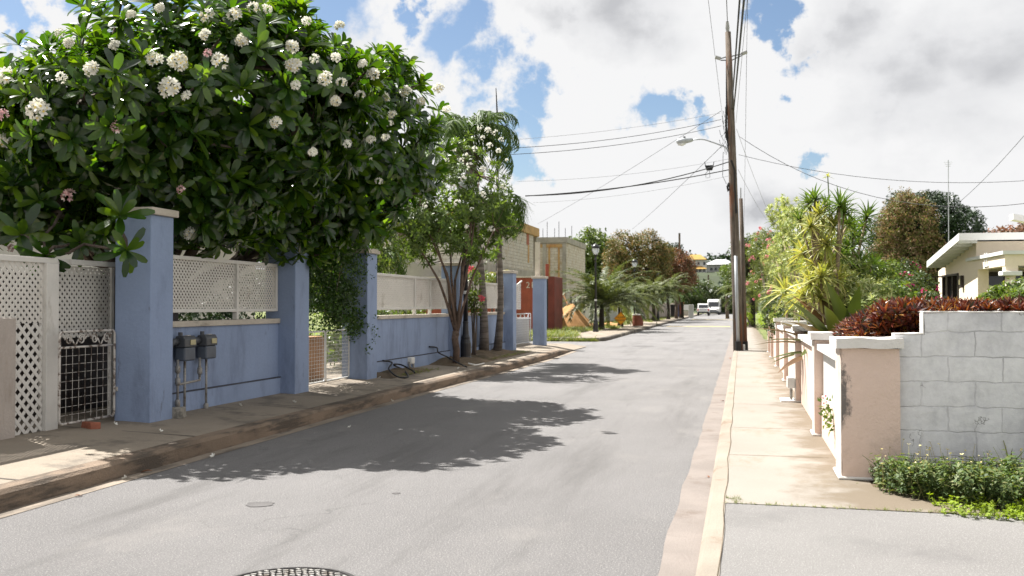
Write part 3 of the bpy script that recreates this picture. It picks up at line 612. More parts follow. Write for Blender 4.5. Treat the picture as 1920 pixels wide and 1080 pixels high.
def lattice(mb, X, y0, y1, z0, z1, pitch, w, t=.0025, topf=None):
    for lay, sg in ((0, 1), (1, -1)):
        c = -(z1-z0)-pitch; 
        while c < (y1-y0)+(z1-z0)+pitch:
            a = (c, 0.); hh = z1-z0; b = (c+hh, hh) if sg > 0 else (c-hh, hh); k = w*.7071
            q = clip([(a[0]-k, a[1]), (a[0]+k, a[1]), (b[0]+k, b[1]), (b[0]-k, b[1])], 0, y1-y0, 0, z1-z0)
            if q and topf: q = [(p[0], min(p[1], topf(p[0]))) for p in q]
            if q:
                if sg < 0 or True: q = q
                mb.extr([(y0+p[0], z0+p[1]) for p in q], 0, X+lay*(t+.0015), X+lay*(t+.0015)+t)
            c += pitch*1.4142
    return mb
def lpanel(label, y0, y1, posts, z0=1.50, z1=2.13, zc0=1.346, pitch=.052, w=.028):
    """white framed lattice panels standing on the wall coping"""
    t = thing('lattice_screen', label, 'lattice screen', (XL, (y0+y1)/2, 1.346), 'white lattice screens on the blue walls')
    f = MB(); X0, X1 = XL-.025, XL+.035
    f.box(X0, X1, y0, y1, z1, z1+.05); f.box(X0, X1, y0, y1, z0-.045, z0)
    f.build('rail', 'white', t, bevel=.004)
    ed = [y0+.02]+posts+[y1-.02]
    for k, p in enumerate(ed):
        MB().box(X0-.005, X1+.006, p-.028, p+.028, (zc0 if 0 < k < len(ed)-1 or k == 0 and False else z0-.045)+.001, z1-.001).build('post', 'white', t, bevel=.004)
    for a, b in zip(ed, ed[1:]): lattice(MB(), XL, a+.028, b-.028, z0, z1, pitch, w).build('lattice', 'whitel', t)
    return t
lpanel('white two-bay lattice screen above the gas meter wall', Yp[0]+.5, Yp[1]-.03, [YB(441, XL)])
lpanel('long white lattice screen above the wall with the black hose', Yp[2]+.53, Yp[3]-.03, [YB(776, XL), YB(805, XL)], pitch=.06, w=.043)
lpanel('short white lattice screen behind the palm trunks', Yp[3]+.48, Yp[4]-.03, [YB(905, XL)], pitch=.06, w=.043)
# entrance lattice at far left
XE = -7.3; ye = YB(93, XE)
t = thing('lattice_fence', 'white lattice fence with a tall flat post left of the iron gate', 'fence', (XE, ye-1, .19))
MB().box(XE-.05, XE+.05, ye-.11, ye+.085, .16, 2.0).build('post', 'white', t, bevel=.005)
MB().box(XE-.03, XE+.03, ye-4.2, Yp[0]-.02+.3, 2.001, 2.06).build('top_rail', 'white', t, bevel=.004)
lattice(MB(), XE, ye-4.2, ye-.112, 1.36, 2.0, .06, .033).build('fine_lattice', 'whitel', t)
lattice(MB(), XE, ye-4.2, ye-.112,   .2, 1.359, .09, .04).build('wide_lattice', 'white', t)
t = thing('lattice_screen', 'shaded lattice screen hanging above the iron gate', 'lattice screen', (XE-.1, ye+.6, 1.3))
lattice(MB(), XE-.1, ye+.09, Yp[0]+.35, 1.18, 1.99, .058, .032).build('lattice', 'whitel', t)
MB().box(XE-.12, XE-.07, Yp[0]+.3, Yp[0]+.35, .2, 2.0).build('side_post', 'white', t)
yq = YB(31, -7.2)
tag(MB().box(-7.62, -7.2, yq-.5, yq, .15, 1.42).build('concrete_pier', 'post', bevel=.012), 'stained grey concrete pier at the left picture edge', 'pier')
tag(MB().box(-8.3, -8.25, yq-4, Yp[0]+3.2, .19, 1.95).build('timber_screen', 'darkw', bevel=.005), 'dark timber screen seen through the iron gate', 'screen')
# wrought iron gate
def mesh_gate(label, X, y0, y1, z0, z1, scroll=True, mat='rusty', band=.17, grp=None, nv=9, nh=9, rz=.0):
    t = thing('mesh_gate', label, 'gate', (X, y0, z0), grp); r = .05; rt = .0145; pts = []
    for cy, cz, a0 in ((y1-r, z0+r, -90), (y1-r, z1-r, 0), (y0+r, z1-r, 90), (y0+r, z0+r, 180)):
        for k in range(5): a = math.radians(a0+k*22.5); pts.append((X, cy+r*math.cos(a), cz+r*math.sin(a)))
    pts.append(pts[0]); f = MB().tube(pts, rt, 8)
    zb = z1-band
    if scroll: f.tube([(X, y0, zb), (X, y1, zb)], rt*.85, 8)
    f.build('frame', mat, t, smooth=True)
    w = MB(); top = zb if scroll else z1
    for i in range(1, nv): y = y0+(y1-y0)*i/nv; w.tube([(X, y, z0), (X+.003, y, top)], .0024, 5)
    for i in range(1, nh): z = z0+(top-z0)*i/nh; w.tube([(X+.004, y0, z), (X+.004, y1, z)], .0024, 5)
    w.build('mesh', mat, t)
    if scroll:
        n = 4
        for i in range(n):
            cy = y0+(y1-y0)*(i+.5)/n*.92+.04*(y1-y0); sg = 1 if i % 2 else -1; s = MB(); q = []
            for k in range(26): a = k*.42; rr = .06*(1-k/34); q.append((X, cy+sg*rr*math.cos(a), zb+band*.5+rr*math.sin(a)))
            s.tube(q, .0085, 5)
            s.tube([q[0], (X, cy+sg*.09, zb+band*.85)], .0085, 5); s.tube([(X, cy-sg*.06, zb+band*.5), (X, cy-sg*.1, zb+.02)], .0085, 5); s.build('scroll', mat, t, smooth=True)
    return t
gx = -7.1
g = mesh_gate('rusty white iron gate with scrolls along its top', gx, YB(112, gx), YB(215, gx), .27, 1.26)
MB().box(gx-.03, gx+.03, YB(215, gx)+.02, YB(215, gx)+.06, .55, .6).build('hinge', 'rusty', g)
mesh_gate('plain white mesh gate leaf beside the near gateway pillar', -7.0, Yp[1]+.2, YB(609, -7.0), .24, 1.1, False, 'rust', grp='white mesh leaves of the double gate', nv=16, nh=14)
mesh_gate('plain white mesh gate leaf nearest the creeper', -7.0, YB(611, -7.0), Yp[2]-.02, .24, 1.1, False, 'rust', grp='white mesh leaves of the double gate', nv=18, nh=14)
ya, yb = YB(963, -7.3), YB(995, -7.3)
mesh_gate('small cream mesh gate between the two far blue pillars', -7.3, ya, yb, .25, 1.25, True, 'rust', nv=10, nh=10)
t = thing('lattice_screen', 'white lattice with a sloping top above the far mesh gate', 'lattice screen', (-7.45, ya, 1.4))
ln = Yp[5]-ya-.1
lattice(MB(), -7.45, ya-.5, ya-.5+ln+.4, 1.4, 2.3, .09, .055, topf=lambda s: .42+.48*max(0, s/ln)**.8).build('lattice', 'whitel', t)
MB().tube([(-7.42, ya-.5+s*(ln+.4)/6, 1.4+.42+.48*max(0, s*(ln+.4)/6/ln)**.8) for s in range(7)], .03, 6).build('top_rail', 'white', t)
MB().box(-7.75, -7.6, ya-.6, yb+1.2, .15, 1.1).build('low_panel', 'bldg', t)
# ground under the gates, brick and block
def lump(name, label, cat, c, sx, sy, sz, mat, rz=0, seed=0, n=1):
    rs = np.random.default_rng(seed); mb = MB().box(-sx/2, sx/2, -sy/2, sy/2, 0, sz)
    mb.v = [tuple(np.array(v)*(1+rs.uniform(-.12, .12, 3))) for v in mb.v]
    o = mb.build(name, mat, bevel=min(sx, sy, sz)*.12); o.location = c; o.rotation_euler = (0, 0, rz); return tag(o, label, cat)
lump('brick', 'red brick propped under the corner of the iron gate', 'brick', P(171, 803, .2)+Vector((0, 0, -.005)), .11, .22, .075, 'brick', 1.1)
lump('concrete_block', 'rough concrete lump at the foot of the meter pipes', 'block', P(330, 783, .19)+Vector((0, 0, -.01)), .2, .2, .13, 'block', .3, 4)
# gas meters
def meter(name, label, yc, z0, pipes):
    t = thing('gas_meter', label, 'gas meter', (XW+.12, yc, z0), 'grey gas meters on the blue wall')
    x0, x1 = XW+.05, XW+.19
    MB().box(x0, x1, yc-.13, yc+.13, z0, z0+.17).build('bowl', 'meterb', t, bevel=.02)
    MB().extr([(x0, z0+.172), (x1+.008, z0+.172), (x1+.008, z0+.27), (x1-.02, z0+.315), (x0+.02, z0+.315), (x0, z0+.28)], 1, yc-.138, yc+.138).build('housing', 'meter', t, bevel=.012)
    d = MB().box(x1+.009, x1+.02, yc-.02, yc+.1, z0+.2, z0+.265).build('dial_window', 'dial', t, bevel=.004)
    MB().box(x1-.05, x1-.01, yc-.05, yc+.02, z0+.316, z0+.322).build('cover_plate', 'whitel', t)
    MB().tube([(x0+.06, yc-.1, z0+.30), (x0+.06, yc-.1, z0+.36)], .028, 10).build('inlet_cap', 'meter', t)
    MB().tube([(x0+.03, yc-.14, z0+.24), (x0+.03, yc-.24, z0+.24), (x0+.03, yc-.26, z0+.18)], [.05, .045, .03], 10).build('coupling', 'meter', t, smooth=True)
    for (dy, zb, fit) in pipes:
        p = MB().tube([(x0+.05, yc+dy, z0+.02), (x0+.05, yc+dy, zb)], .0165, 8)
        p.build('pipe', 'galv', t, smooth=True)
        for q in fit:
            MB().tube([(x0+.05, yc+dy, q-.05), (x0+.05, yc+dy, q-.03), (x0+.05, yc+dy, q+.03), (x0+.05, yc+dy, q+.05)], [.021, .034, .034, .021], 8).build('pipe_fitting', 'galv', t, smooth=True)
    return t
m1 = YB(352, XW+.15); m2 = YB(392, XW+.15)
zz = lambda v, y: PY(350, v, y).z
zm = PX(352, 676, XW+.12).z
t1 = meter('gas_meter', 'left gas meter of the pair, close to the blue pillar', m1, zm, [(-.14, .28, (.75, .6, .33)), (.02, .19, ())])
MB().tube([(XW+.1, m1-.14, .56), (XW+.1, m2-.14, .58), (XW+.1, m2-.14, zm)], .0165, 8).build('cross_pipe', 'galv', t1, smooth=True)
meter('gas_meter', 'right gas meter of the pair, farther from the pillar', m2, zm, [(.02, .19, (.22,)), (-.139, .62, (.7,))])
# hose and standpipe by the second wall
yh = YB(740, XW+.2); z0 = .23
def curve(name, pts, r, mat, label, cat, n=8, parent=None):
    from mathutils.geometry import interpolate_bezier
    P_ = [Vector(p) for p in pts]; out = []
    for i in range(len(P_)-1):
        p0 = P_[max(i-1, 0)]; p1 = P_[i]; p2 = P_[i+1]; p3 = P_[min(i+2, len(P_)-1)]
        out += interpolate_bezier(p1, p1+(p2-p0)/6, p2-(p3-p1)/6, p2, 7)[:-1]
    out.append(P_[-1]); o = MB().tube(out, r, n).build(name, mat, parent, smooth=True)
    return tag(o, label, cat) if label else o
h = [PX(718, 676, XW+.06), PX(735, 680, XW+.12), PX(729, 692, XW+.25), P(745, 706, z0), P(765, 707, z0), PX(757, 694, XW+.2), PX(738, 684, XW+.12), PX(752, 684, XW+.22), P(772, 694, z0+.03), P(778, 699, z0)]
curve('hose', h, .016, 'rubber', 'black hose looping out of the blue wall onto the dirt', 'hose')
h = [PX(805, 650, XW+.03), PX(819, 652, XW+.06), PX(822, 661, XW+.2), P(840, 670, .32), P(858, 680, .28), P(875, 688, .23)]
curve('cable', h, .016, 'rubber', 'thin black cable running down the wall to the tree base', 'cable')
t = thing('standpipe', 'white water standpipe with a tap box beside the black hose', 'standpipe', PX(770, 690, XW+.1))
q = PX(770, 676, XW+.08); MB().box(q.x-.07, q.x+.06, q.y-.1, q.y+.12, q.z-.07, q.z+.07).build('tap_box', 'plast_w', t, bevel=.02)
for dy in (-.09, .14): MB().tube([(q.x, q.y+dy, q.z-.02), (q.x+.02, q.y+dy, .2)], .025, 8).build('pipe', 'galv', t)
curve('pipe', [P(878, 681, .24), P(892, 684, .2), P(908, 681, .19)], .014, 'plast_w', 'thin white pipe lying on the dirt by the lamp base', 'pipe')
# mounds
def mound(name, x0, x1, y0, y1, zlo, zhi, seed, mat='soil'):
    def zf(x, y):
        tx = (x-x0)/(x1-x0); ty = (y-y0)/(y1-y0); e = min(1, ty*6, (1-ty)*6)
        return zlo+(zhi-zlo)*e*max(0, 1-tx**1.3)*(.8+.5*mnoise.noise(Vector((x*2, y*2, seed))))-(.03 if tx > .999 or e <= 0 else 0)
    return grid_sheet(name, list(np.linspace(x0, x1, 12)), list(np.linspace(y0, y1, 40)), zf, mat)
mound('dirt_bed', XW+.03, -5.95, YB(820, -6.6), Yp[4]-.1, .17, .36, 2)
mound('dirt_patch', XW+.03, -6.3, Yp[2]+.35, YB(790, -6.7), .18, .27, 5)
# gateway yard: cabinet, low wall, hedge
tag(MB().box(-8.0, -7.5, YB(572, -7.5), YB(608, -7.5), .19, .98).build('cabinet', 'plank', bevel=.01), 'brown wooden cupboard behind the double gate', 'cupboard')
t = thing('garden_wall', 'short grey garden wall seen through the mesh gate leaf', 'wall', (-9, 22.5, .19)); MB().box(-11.5, -7.9, 22.4, 22.6, .1, .62).build('wall', 'bldg', t); MB().box(-11.5, -7.88, 22.38, 22.62, .621, .66).build('coping', 'cream', t)
npl = lambda nm, T, Pn, D, mat, rs, a=.8, b=1.2, par=None: npmesh(nm, scatter(T, Pn, D, rs, a, b), mat, par)
def boxpts(n, lo, hi, rs, up=1.): return rs.uniform(lo, hi, (n, 3)), rs.normal(size=(n, 3))*.5+np.array([0, 0, up])
# ================= street lamps =================
def lantern():
    t = thing('street_lamp', 'x', 'street lamp'); 
    MB()._lathe([(.15, 0), (.155, .06), (.135, .1), (.135, .42), (.12, .46), (.105, .52), (.11, .56), (.08, .64), (.065, .9), (.075, .93), (.06, .96)], (0, 0), 16).build('base', 'black', t, smooth=False)
    MB()._lathe([(.062, .961), (.05, 3.6), (.045, 3.75), (.07, 3.78), (.07, 3.82), (.045, 3.84), (.05, 3.98), (.09, 4.02), (.11, 4.05)], (0, 0), 12).build('pole', 'black', t, smooth=True)
    MB()._lathe([(.066, 1.62), (.066, 1.7)], (0, 0), 12).build('band', 'plast_w', t)
    MB()._lathe([(.1, 4.052), (.155, 4.15), (.19, 4.3), (.195, 4.38)], (0, 0), 16).build('globe', 'lglass', t, smooth=True)
    MB()._lathe([(.205, 4.381), (.215, 4.42), (.19, 4.5), (.13, 4.57), (.06, 4.6), (.03, 4.62), (.03, 4.65)], (0, 0), 16).build('hood', 'black', t, smooth=True)
    for k in range(4):
        a = k*PI/2+.4; MB().tube([(.1*math.cos(a), .1*math.sin(a), 4.05), (.165*math.cos(a), .165*math.sin(a), 4.15), (.203*math.cos(a), .203*math.sin(a), 4.39)], .007, 5).build('cage_bar', 'black', t)
    return t
lam = lantern(); lam['group'] = 'black lantern street lamps'; lam['label'] = 'black lantern street lamp with its base in the dirt bed'; l0 = P(873, 668, .3); lam.location = (l0.x, l0.y, .2)
for (u, v), lb in (((1117, 622), 'tall black lantern lamp in front of the sand pile'), ((1190, 609.5), 'black lantern lamp beside the rusty drum'), ((1234, 601), 'smallest, farthest black lantern lamp, among the palms')):
    dup(lam, P(u, v, .15), .3, lb)
# ================= frangipani tree =================
FB = [((-7.3, 12.9, 4.3), (2.0, 2.7, 1.95)), ((-6.2, 15.4, 4.25), (1.5, 1.7, 1.6)), ((-9.0, 11.3, 3.7), (1.9, 1.5, 1.25)), ((-6.2, 12.2, 4.3), (1.5, 1.9, 1.2)), ((-7.4, 10.6, 3.85), (1.2, 1.4, .9)), ((-7.5, 12.2, 3.15), (1.5, 1.6, .9)), ((-6.9, 14.4, 3.1), (1.1, 1.6, .85)), ((-8.8, 10.8, 3.0), (1.3, .9, .75)), ((-6.9, 16.2, 3.2), (.9, 1.1, .9))]
rs = np.random.default_rng(11)
T_fr = [rosette(int(rs.integers(11, 17)), .34, .088, rs, e0, 74, dr, (.22, .42, .68, .9, 1, .93, .42), 5, .22) for e0, dr in ((-10, .4), (0, .3), (10, .2), (-20, .5), (15, .35), (5, .2))]
ft = thing('frangipani_tree', 'large dark-leaved tree with white flower clusters overhanging the blue wall', 'tree', (-8.4, 12.9, .19))
def keep(p):
    x, y, z = p
    if z < 2.28: return False
    if x > -7.9 and y < 11.3 and z < 2.95: return False          # open around the first pillar
    return True
Pn, D = blobpts(FB, 2200, rs, .5, .45)
k = np.array([keep(p) for p in Pn]); Pn, D = Pn[k], D[k]
tips = Pn.copy()
extra = [(Q(85, 478, 10.9), (.25, -.3, -.3)), (Q(237, 470, 11.1), (.6, -.5, -.2)), (Q(150, 455, 11.3), (.3, -.4, 0)), (Q(225, 405, 11.3), (.3, -.4, .3)), (Q(195, 440, 11.4), (.1, -.5, 0)), (Q(40, 440, 11.0), (.3, -.4, 0))]
Pn = np.vstack([Pn, [tuple(a) for a, b in extra]]); D = np.vstack([D, [b for a, b in extra]])
npmesh('crown', scatter(T_fr, Pn, D, rs, .7, 1.2), 'frang', ft)
mb = MB(); root = Vector((-8.4, 12.9, .19)); fork = root+Vector((0, 0, 1.1)); limb(mb, root, fork, .17, .14, rs, 4, .04)
mains = []
for c, r in FB:
    for j in range(3): e = Vector(c)+Vector([rs.uniform(-.45, .45)*x for x in r]); mains += limb(mb, fork, e, .085, .035, rs, 6, .15, 7)[2:]
for a, b in extra: mains.append(a); limb(mb, min(mains[:-1], key=lambda m: (m-a).length), a, .02, .014, rs, 4, .1, 5)
sel = rs.choice(len(tips), 320, replace=False)
for i in sel:
    p = Vector(tips[i]); m = min(mains[:-6], key=lambda q: (q-p).length)
    if (m-p).length < 2.2: mb.tube([m, m.lerp(p, .5)+Vector((0, 0, -.08)), p], [.026, .019, .014], 5)
mb.build('trunk', 'bark', ft, smooth=True)
def flower(s, rs):                                            # one five-petalled flower, face +Z
    ps = []
    for i in range(5): ps.append(tf(leaf(s, s*.62, -.25, .1, 2, (.35, 1, .5)), rotm(.25, .25, i*2*PI/5)))
    return join(ps)
def fcluster(nf, R, s, rs):
    ps = []; cs = []
    for i in range(nf):
        zz = 1-1.25*(i+.3)/nf; rr = math.sqrt(max(0, 1-zz*zz)); d = np.array([rr*math.cos(i*2.4), rr*math.sin(i*2.4), zz])+rs.normal(size=3)*.1; d /= np.linalg.norm(d); Rm = frames(d[None], rs.uniform(0, 6, 1))[0]
        ps.append(tf(flower(s, rs), Rm, d*R*rs.uniform(.7, 1.15)*np.array([1, 1, .8])))
        cs.append(tf(leaf(s*.36, s*.36, 0, 0, 1, (1, 1)), Rm, d*R*.98*np.array([1, 1, .8])+Rm[:, 2]*.012))
    return join(ps), join(cs)
FC = [fcluster(k_, .10, .058, rs) for k_ in (26, 22, 17, 12)]
FCp = [fcluster(11, .08, .052, rs) for _ in range(2)]
def hit(u, v, blobs, out=1.02):
    d = ray(u, v); o = Vector((0, 0, H)); best = None
    for c, r in blobs:
        q = Vector([(o[i]-c[i])/(r[i]*out) for i in range(3)]); w = Vector([d[i]/(r[i]*out) for i in range(3)])
        a, b, cc = w.dot(w), 2*q.dot(w), q.dot(q)-1; ds = b*b-4*a*cc
        if ds > 0:
            t = (-b-math.sqrt(ds))/(2*a)
            if t > 0 and (best is None or t < best): best = t
    return (o+d*best) if best else None
big = [(335,115,1.15),(318,165,1.2),(290,112,.9),(412,115,1.05),(455,75,.9),(385,65,.7),(440,28,.9),(388,30,.9),(550,123,1),(548,88,.8),(610,148,.9),(640,155,.7),(637,48,.8),(555,160,.5),(72,207,1.25),(15,143,1.1),(5,265,1.),(172,130,.85),(112,62,.6),(115,145,.6),(245,28,.6),(518,230,.75),(500,18,.7),(700,140,.95),(720,185,.85),(760,172,1),(735,215,.7),(675,178,.65),(790,190,.7),(822,165,.8),(838,205,.6),(652,270,.5),(630,190,.7),(695,262,.5),(723,258,.5),(730,232,.55),(587,285,.5),(357,438,.8),(437,428,.6),(475,15,.8),(300,15,.6),(215,85,.5),(350,180,.35),(710,340,.3),(690,300,.4),(630,108,.6),(575,40,.5),(590,110,.5),(130,80,.5),(680,120,.6)]
pk = [(127,366,1.),(340,356,.7),(218,240,.9),(5,215,.8),(22,465,.6),(390,100,.35)]
for i, (u, v, s) in enumerate(big+pk):
    p = hit(u, v, FB)
    if p is None: p = Q(u, v, 14.2)
    C = (FCp[i % 2] if i >= len(big) else FC[i % 4]); d = Vector((rs.uniform(-.3, .3), -.75, .5+rs.uniform(-.2, .3))); Rm = frames(np.array(d)[None], rs.uniform(0, 6, 1))[0]
    if s < .6: pass
    fo = npmesh('flower_cluster', [tf(C[0], Rm, p, max(s*.80, .5))], 'petalp' if i >= len(big) else 'petal', ft)
    if i < len(big) and s > .6: npmesh('flower_centres', [tf(C[1], Rm, p, s*.8)], 'petaly', fo)
# creeper hanging in the gateway
T_cr = [puff(14, .13, .075, .035, rs) for _ in range(4)]
cb = thing('creeper', 'leafy green creeper hanging into the double gateway', 'creeper', (-7.0, 17., 2.2))
CB = [((-7.05, 16.5, 2.15), (.5, .75, .75)), ((-7.0, 16.3, 1.55), (.38, .6, .5)), ((-6.85, 17.0, 1.25), (.22, .25, .3)), ((-7.3, 15.6, 1.9), (.35, .6, .8)), ((-7.1, 17.3, 2.7), (.6, .6, .35))]
Pn, D = blobpts(CB, 800, rs, .2, .1); npmesh('crown', scatter(T_cr, Pn, D, rs), 'creep', cb)
sp = [tuple(PX(u, v, XF+.05)) for u, v in ((702, 620), (706, 630), (700, 640), (704, 595), (690, 650), (687, 662), (698, 520), (705, 500), (700, 610))]
npmesh('sprigs', scatter([puff(6, .07, .06, .03, rs)], np.array(sp), rs.normal(size=(len(sp), 3)), rs), 'creep', cb)
mb = MB()
for i in range(9): a = Vector((-7.3+rs.uniform(-.2, .4), 17+rs.uniform(-.3, .3), 2.9)); mb.tube([a, a+Vector((.1, -.4, -.5)), a+Vector((rs.uniform(0, .3), rs.uniform(-1, 0), -1.4+rs.uniform(-.3, .3)))], [.012, .008, .004], 5)
mb.build('stem', 'barkr', cb)
# multi-stemmed flowering tree
b0 = P(855, 674, .3)
wf = thing('flowering_tree', 'slender multi-stemmed tree with small white flowers beside the lamp', 'tree', (b0.x, b0.y, .2))
mb = MB(); fk = Vector((b0.x, b0.y, .2))+Vector((0, 0, .75)); limb(mb, (b0.x, b0.y, .2), fk, .085, .08, rs, 3, .05)
WB = [((b0.x+.1, b0.y+.2, 4.1), (1.15, 1.25, 1.25)), ((b0.x-.3, b0.y+.1, 3.1), (1.0, 1.1, .9)), ((b0.x+.35, b0.y+.9, 3.3), (.9, 1.1, 1.0)), ((b0.x-.7, b0.y-.6, 3.3), (.8, .9, .9))]
WB = [((c[0], c[1], c[2]+.15), r) for c, r in WB]
ms = []
for i in range(9):
    c, r = WB[i % 4]; e = Vector(c)+Vector([rs.uniform(-.4, .4)*x for x in r]); mid = fk.lerp(e, .4)+Vector((rs.uniform(-.1, .1), rs.uniform(-.15, .15), .25))
    pts = [fk+Vector((rs.uniform(-.05, .05), rs.uniform(-.05, .05), -.1)), fk.lerp(mid, .5)+Vector((rs.uniform(-.06, .06), rs.uniform(-.06, .06), 0)), mid, mid.lerp(e, .5), e]; mb.tube(pts, [.036, .033, .028, .02, .012], 7); ms += pts[2:]
T_w = [rosette(9, .16, .045, rs, 0, 60, .3, nn=2) for _ in range(4)]
Pn, D = blobpts(WB, 1150, rs, .3, .4, .05, 1.3)
for i in rs.choice(len(Pn), 180, replace=False):
    p = Vector(Pn[i]); m = min(ms, key=lambda q: (q-p).length); mb.tube([m, p], [.012, .006], 4)
mb.build('trunk', 'barkr', wf, smooth=True)
npmesh('crown', scatter(T_w, Pn, D, rs, .8, 1.2), 'wleaf', wf)
FW = [fcluster(k_, .065, .045, rs)[0] for k_ in (5, 7, 9)]
for u, v in ((925,250),(905,258),(940,262),(918,272),(890,280),(935,283),(875,290),(915,300),(880,310),(905,318),(930,335),(870,335),(850,352),(905,365),(928,352),(943,350),(885,392),(858,380),(905,420),(875,425),(921,430),(837,460),(798,385),(950,300),(865,300),(900,240),(915,244),(930,246),(838,300),(820,310),(850,280)):
    p = hit(u, v, WB) or Q(u, v, 23.5)
    npmesh('flower_cluster', [tf(FW[rs.integers(3)], frames(np.array([[rs.uniform(-.6, .6), -.6, .6]]), rs.uniform(0, 6, 1))[0], p, rs.uniform(.5, 1.05))], 'petal', wf)
# the two street palms (Manila type: arching drooping crowns)
def palm(name, label, base, top, r, nf, L, mat, seed, group=None, droop=1.9, hang=.9, ll=.45, lw=.028, bark='pbark', el=(-.1, 1.25), extra=None, nl=26, bulge=1.5, skirt=0):
    rs = np.random.default_rng(seed); t = thing(name, label, 'palm', base, group); base, top = Vector(base), Vector(top); pts = []; R = []
    for i in range(9):
        s = i/8; pts.append(base.lerp(top, s)+Vector((.06*math.sin(s*5), .05*math.sin(s*4+1), 0))*(top-base).length*.2); R.append(r*(bulge-(bulge-1)*min(1, s*4)) if s < .25 else r*(1-.25*(s-.25)))
    MB().tube(pts, R, 10).build('trunk', bark, t, smooth=True)
    fs = []
    for i in range(nf):
        az = i*2.399+rs.uniform(-.3, .3); e = el[0]+(el[1]-el[0])*(i/nf)**.8+rs.uniform(-.1, .1)
        fs.append(frond(L*rs.uniform(.85, 1.1), e, az, droop*rs.uniform(.8, 1.15), rs, nl, ll, lw, hang, p=top))
    npmesh('crown', fs, mat, t)
    if skirt: npmesh('dead_fronds', [frond(L*.45, -.9, i*1.1, .6, rs, 16, ll*.7, lw, 1., p=top-Vector((0, 0, .1))) for i in range(skirt)], 'palmb', t)
    return t
pa = P(907, 657, .33); pb_ = P(932, 655, .3)
pc1 = Q(882, 262, 26.5); pc2 = Q(940, 385, 27.5)
palm('palm_tree', 'grey-trunked palm with its crown showing above the flowering tree', (pa.x, pa.y, .2), pc1, .095, 17, 1.9, 'palm', 21, None, 1.8, 1.0, .6, .04, el=(.0, 1.4), nl=40, skirt=2)
palm('palm_tree', 'palm with fronds drooping at the right of the flowering tree', (pb_.x, pb_.y, .2), pc2, .09, 10, 1.6, 'palm', 22, None, 2.4, 1.4, .62, .036, el=(-.2, 1.1), nl=34, skirt=4)
# hibiscus and greenery behind the second wall
T_g = [puff(16, .2, .13, .06, rs) for _ in range(4)]; T_gs = [puff(16, .14, .09, .045, rs) for _ in range(4)]; T_gb = [puff(26, .42, .26, .12, rs) for _ in range(4)]
def bush(name, label, cat, blobs, n, T, mat, seed, group=None, inner=.4, flowers=None, stem='bark', up=.3):
    rs = np.random.default_rng(seed); c = np.mean([b[0] for b in blobs], axis=0); zb = min(b[0][2]-b[1][2] for b in blobs); base = Vector((c[0], c[1], min(zb, .15)))
    t = thing(name, label, cat, base, group); Pn, D = blobpts(blobs, n, rs, inner, up, .0, 1., .12); npmesh('foliage', scatter(T, Pn, D, rs), mat, t)
    mb = MB()
    for b, r in blobs:
        for j in range(3): mb.tube([base+Vector((rs.uniform(-.1, .1), rs.uniform(-.1, .1), 0)), Vector(b)+Vector([rs.uniform(-.4, .4)*x for x in r])], [.03, .01], 5)
    mb.build('stem', stem, t)
    if flowers:
        for T2, m2, k2, nm in flowers:
            Pf, Df = blobpts(blobs, k2, rs, .95, .3); pinst(nm, T2, Pf, Df, m2, t, rs)
    return t
hb = Q(892, 545, 25.5)
bush('flowering_shrub', 'red-flowered shrub poking over the wall behind the palm trunks', 'shrub', [((hb.x-.1, hb.y, hb.z+.25), (.22, .3, .35)), ((hb.x-.05, hb.y, hb.z-.35), (.2, .3, .35))], 50, T_gs, 'bright', 31, flowers=[([fcluster(7, .05, .075, rs)[0]], 'pinkf', 2, 'flower')])
hedges = [(Q(760, 590, 21), 1.6, .25, 'bright', 'low green hedge showing under the second lattice screen', 130), (Q(830, 590, 24), 1.5, .3, 'bright', 'bright low hedge behind the flowering tree wall', 110)]
for i, (c, ry, rz, mt, lb, n) in enumerate(hedges): bush('hedge', lb, 'hedge', [((-8.0, c.y, 1.3), (.5, ry, rz)), ((-8.0, c.y, .7), (.5, ry, .6))], n, T_g, mt, 40+i)
bush('hedge', 'added dark hedge keeping the view behind the meter wall dark', 'hedge', [((-8.7, 13.5, 1.15), (.5, 2.6, 1.05)), ((-8.9, 17.2, 1.15), (.5, 2.4, 1.05)), ((-9, 9.5, 1.1), (.5, 2.2, 1.0))], 900, T_gs, 'dark', 44)  # added foliage, supplies the darkness behind the lattice and the gap below it
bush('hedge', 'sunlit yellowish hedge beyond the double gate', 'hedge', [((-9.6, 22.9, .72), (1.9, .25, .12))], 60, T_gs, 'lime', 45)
blobtree('garden_tree', 'bright bushy tree behind the long lattice screen', 'tree', (-10, 24, .15), 1.5, [((-9.8, 23.5, 2.6), (1.4, 2.2, 1.0)), ((-9.2, 21, 2.3), (1.0, 1.4, .8))], 330, T_g, 'bright', 51, .12, inner=.4)
blobtree('garden_tree', 'taller light green tree between the frangipani and the flowering tree', 'tree', (-11, 27, .15), 2, [((-10.6, 27, 4.1), (1.7, 2.2, 1.9)), ((-9.6, 25, 3.3), (1.1, 1.3, 1.2))], 520, T_g, 'olive', 52, .14, inner=.4, gap=.25, gs=.8)
palm('garden_palm', 'small feathery palm behind the wall left of the flowering tree', (-9.3, 24.5, .15), (-9.3, 24.5, 2.7), .09, 12, 1.5, 'palm', 23, None, 2.0, 1.0, .45, .03)
tag(bush('garden_plant', 'light green plant behind the pillar right of the palms', 'plant', [((-8.0, 31.5, 2.2), (.5, .7, .5))], 50, T_gs, 'bright', 53)); 
palm('garden_palm', 'small palm leaning between the two far blue pillars', (-8.2, 33, .15), (-8.0, 32.6, 2.5), .07, 6, .9, 'palmy', 24, None, 2.2, .8, .35, .035)
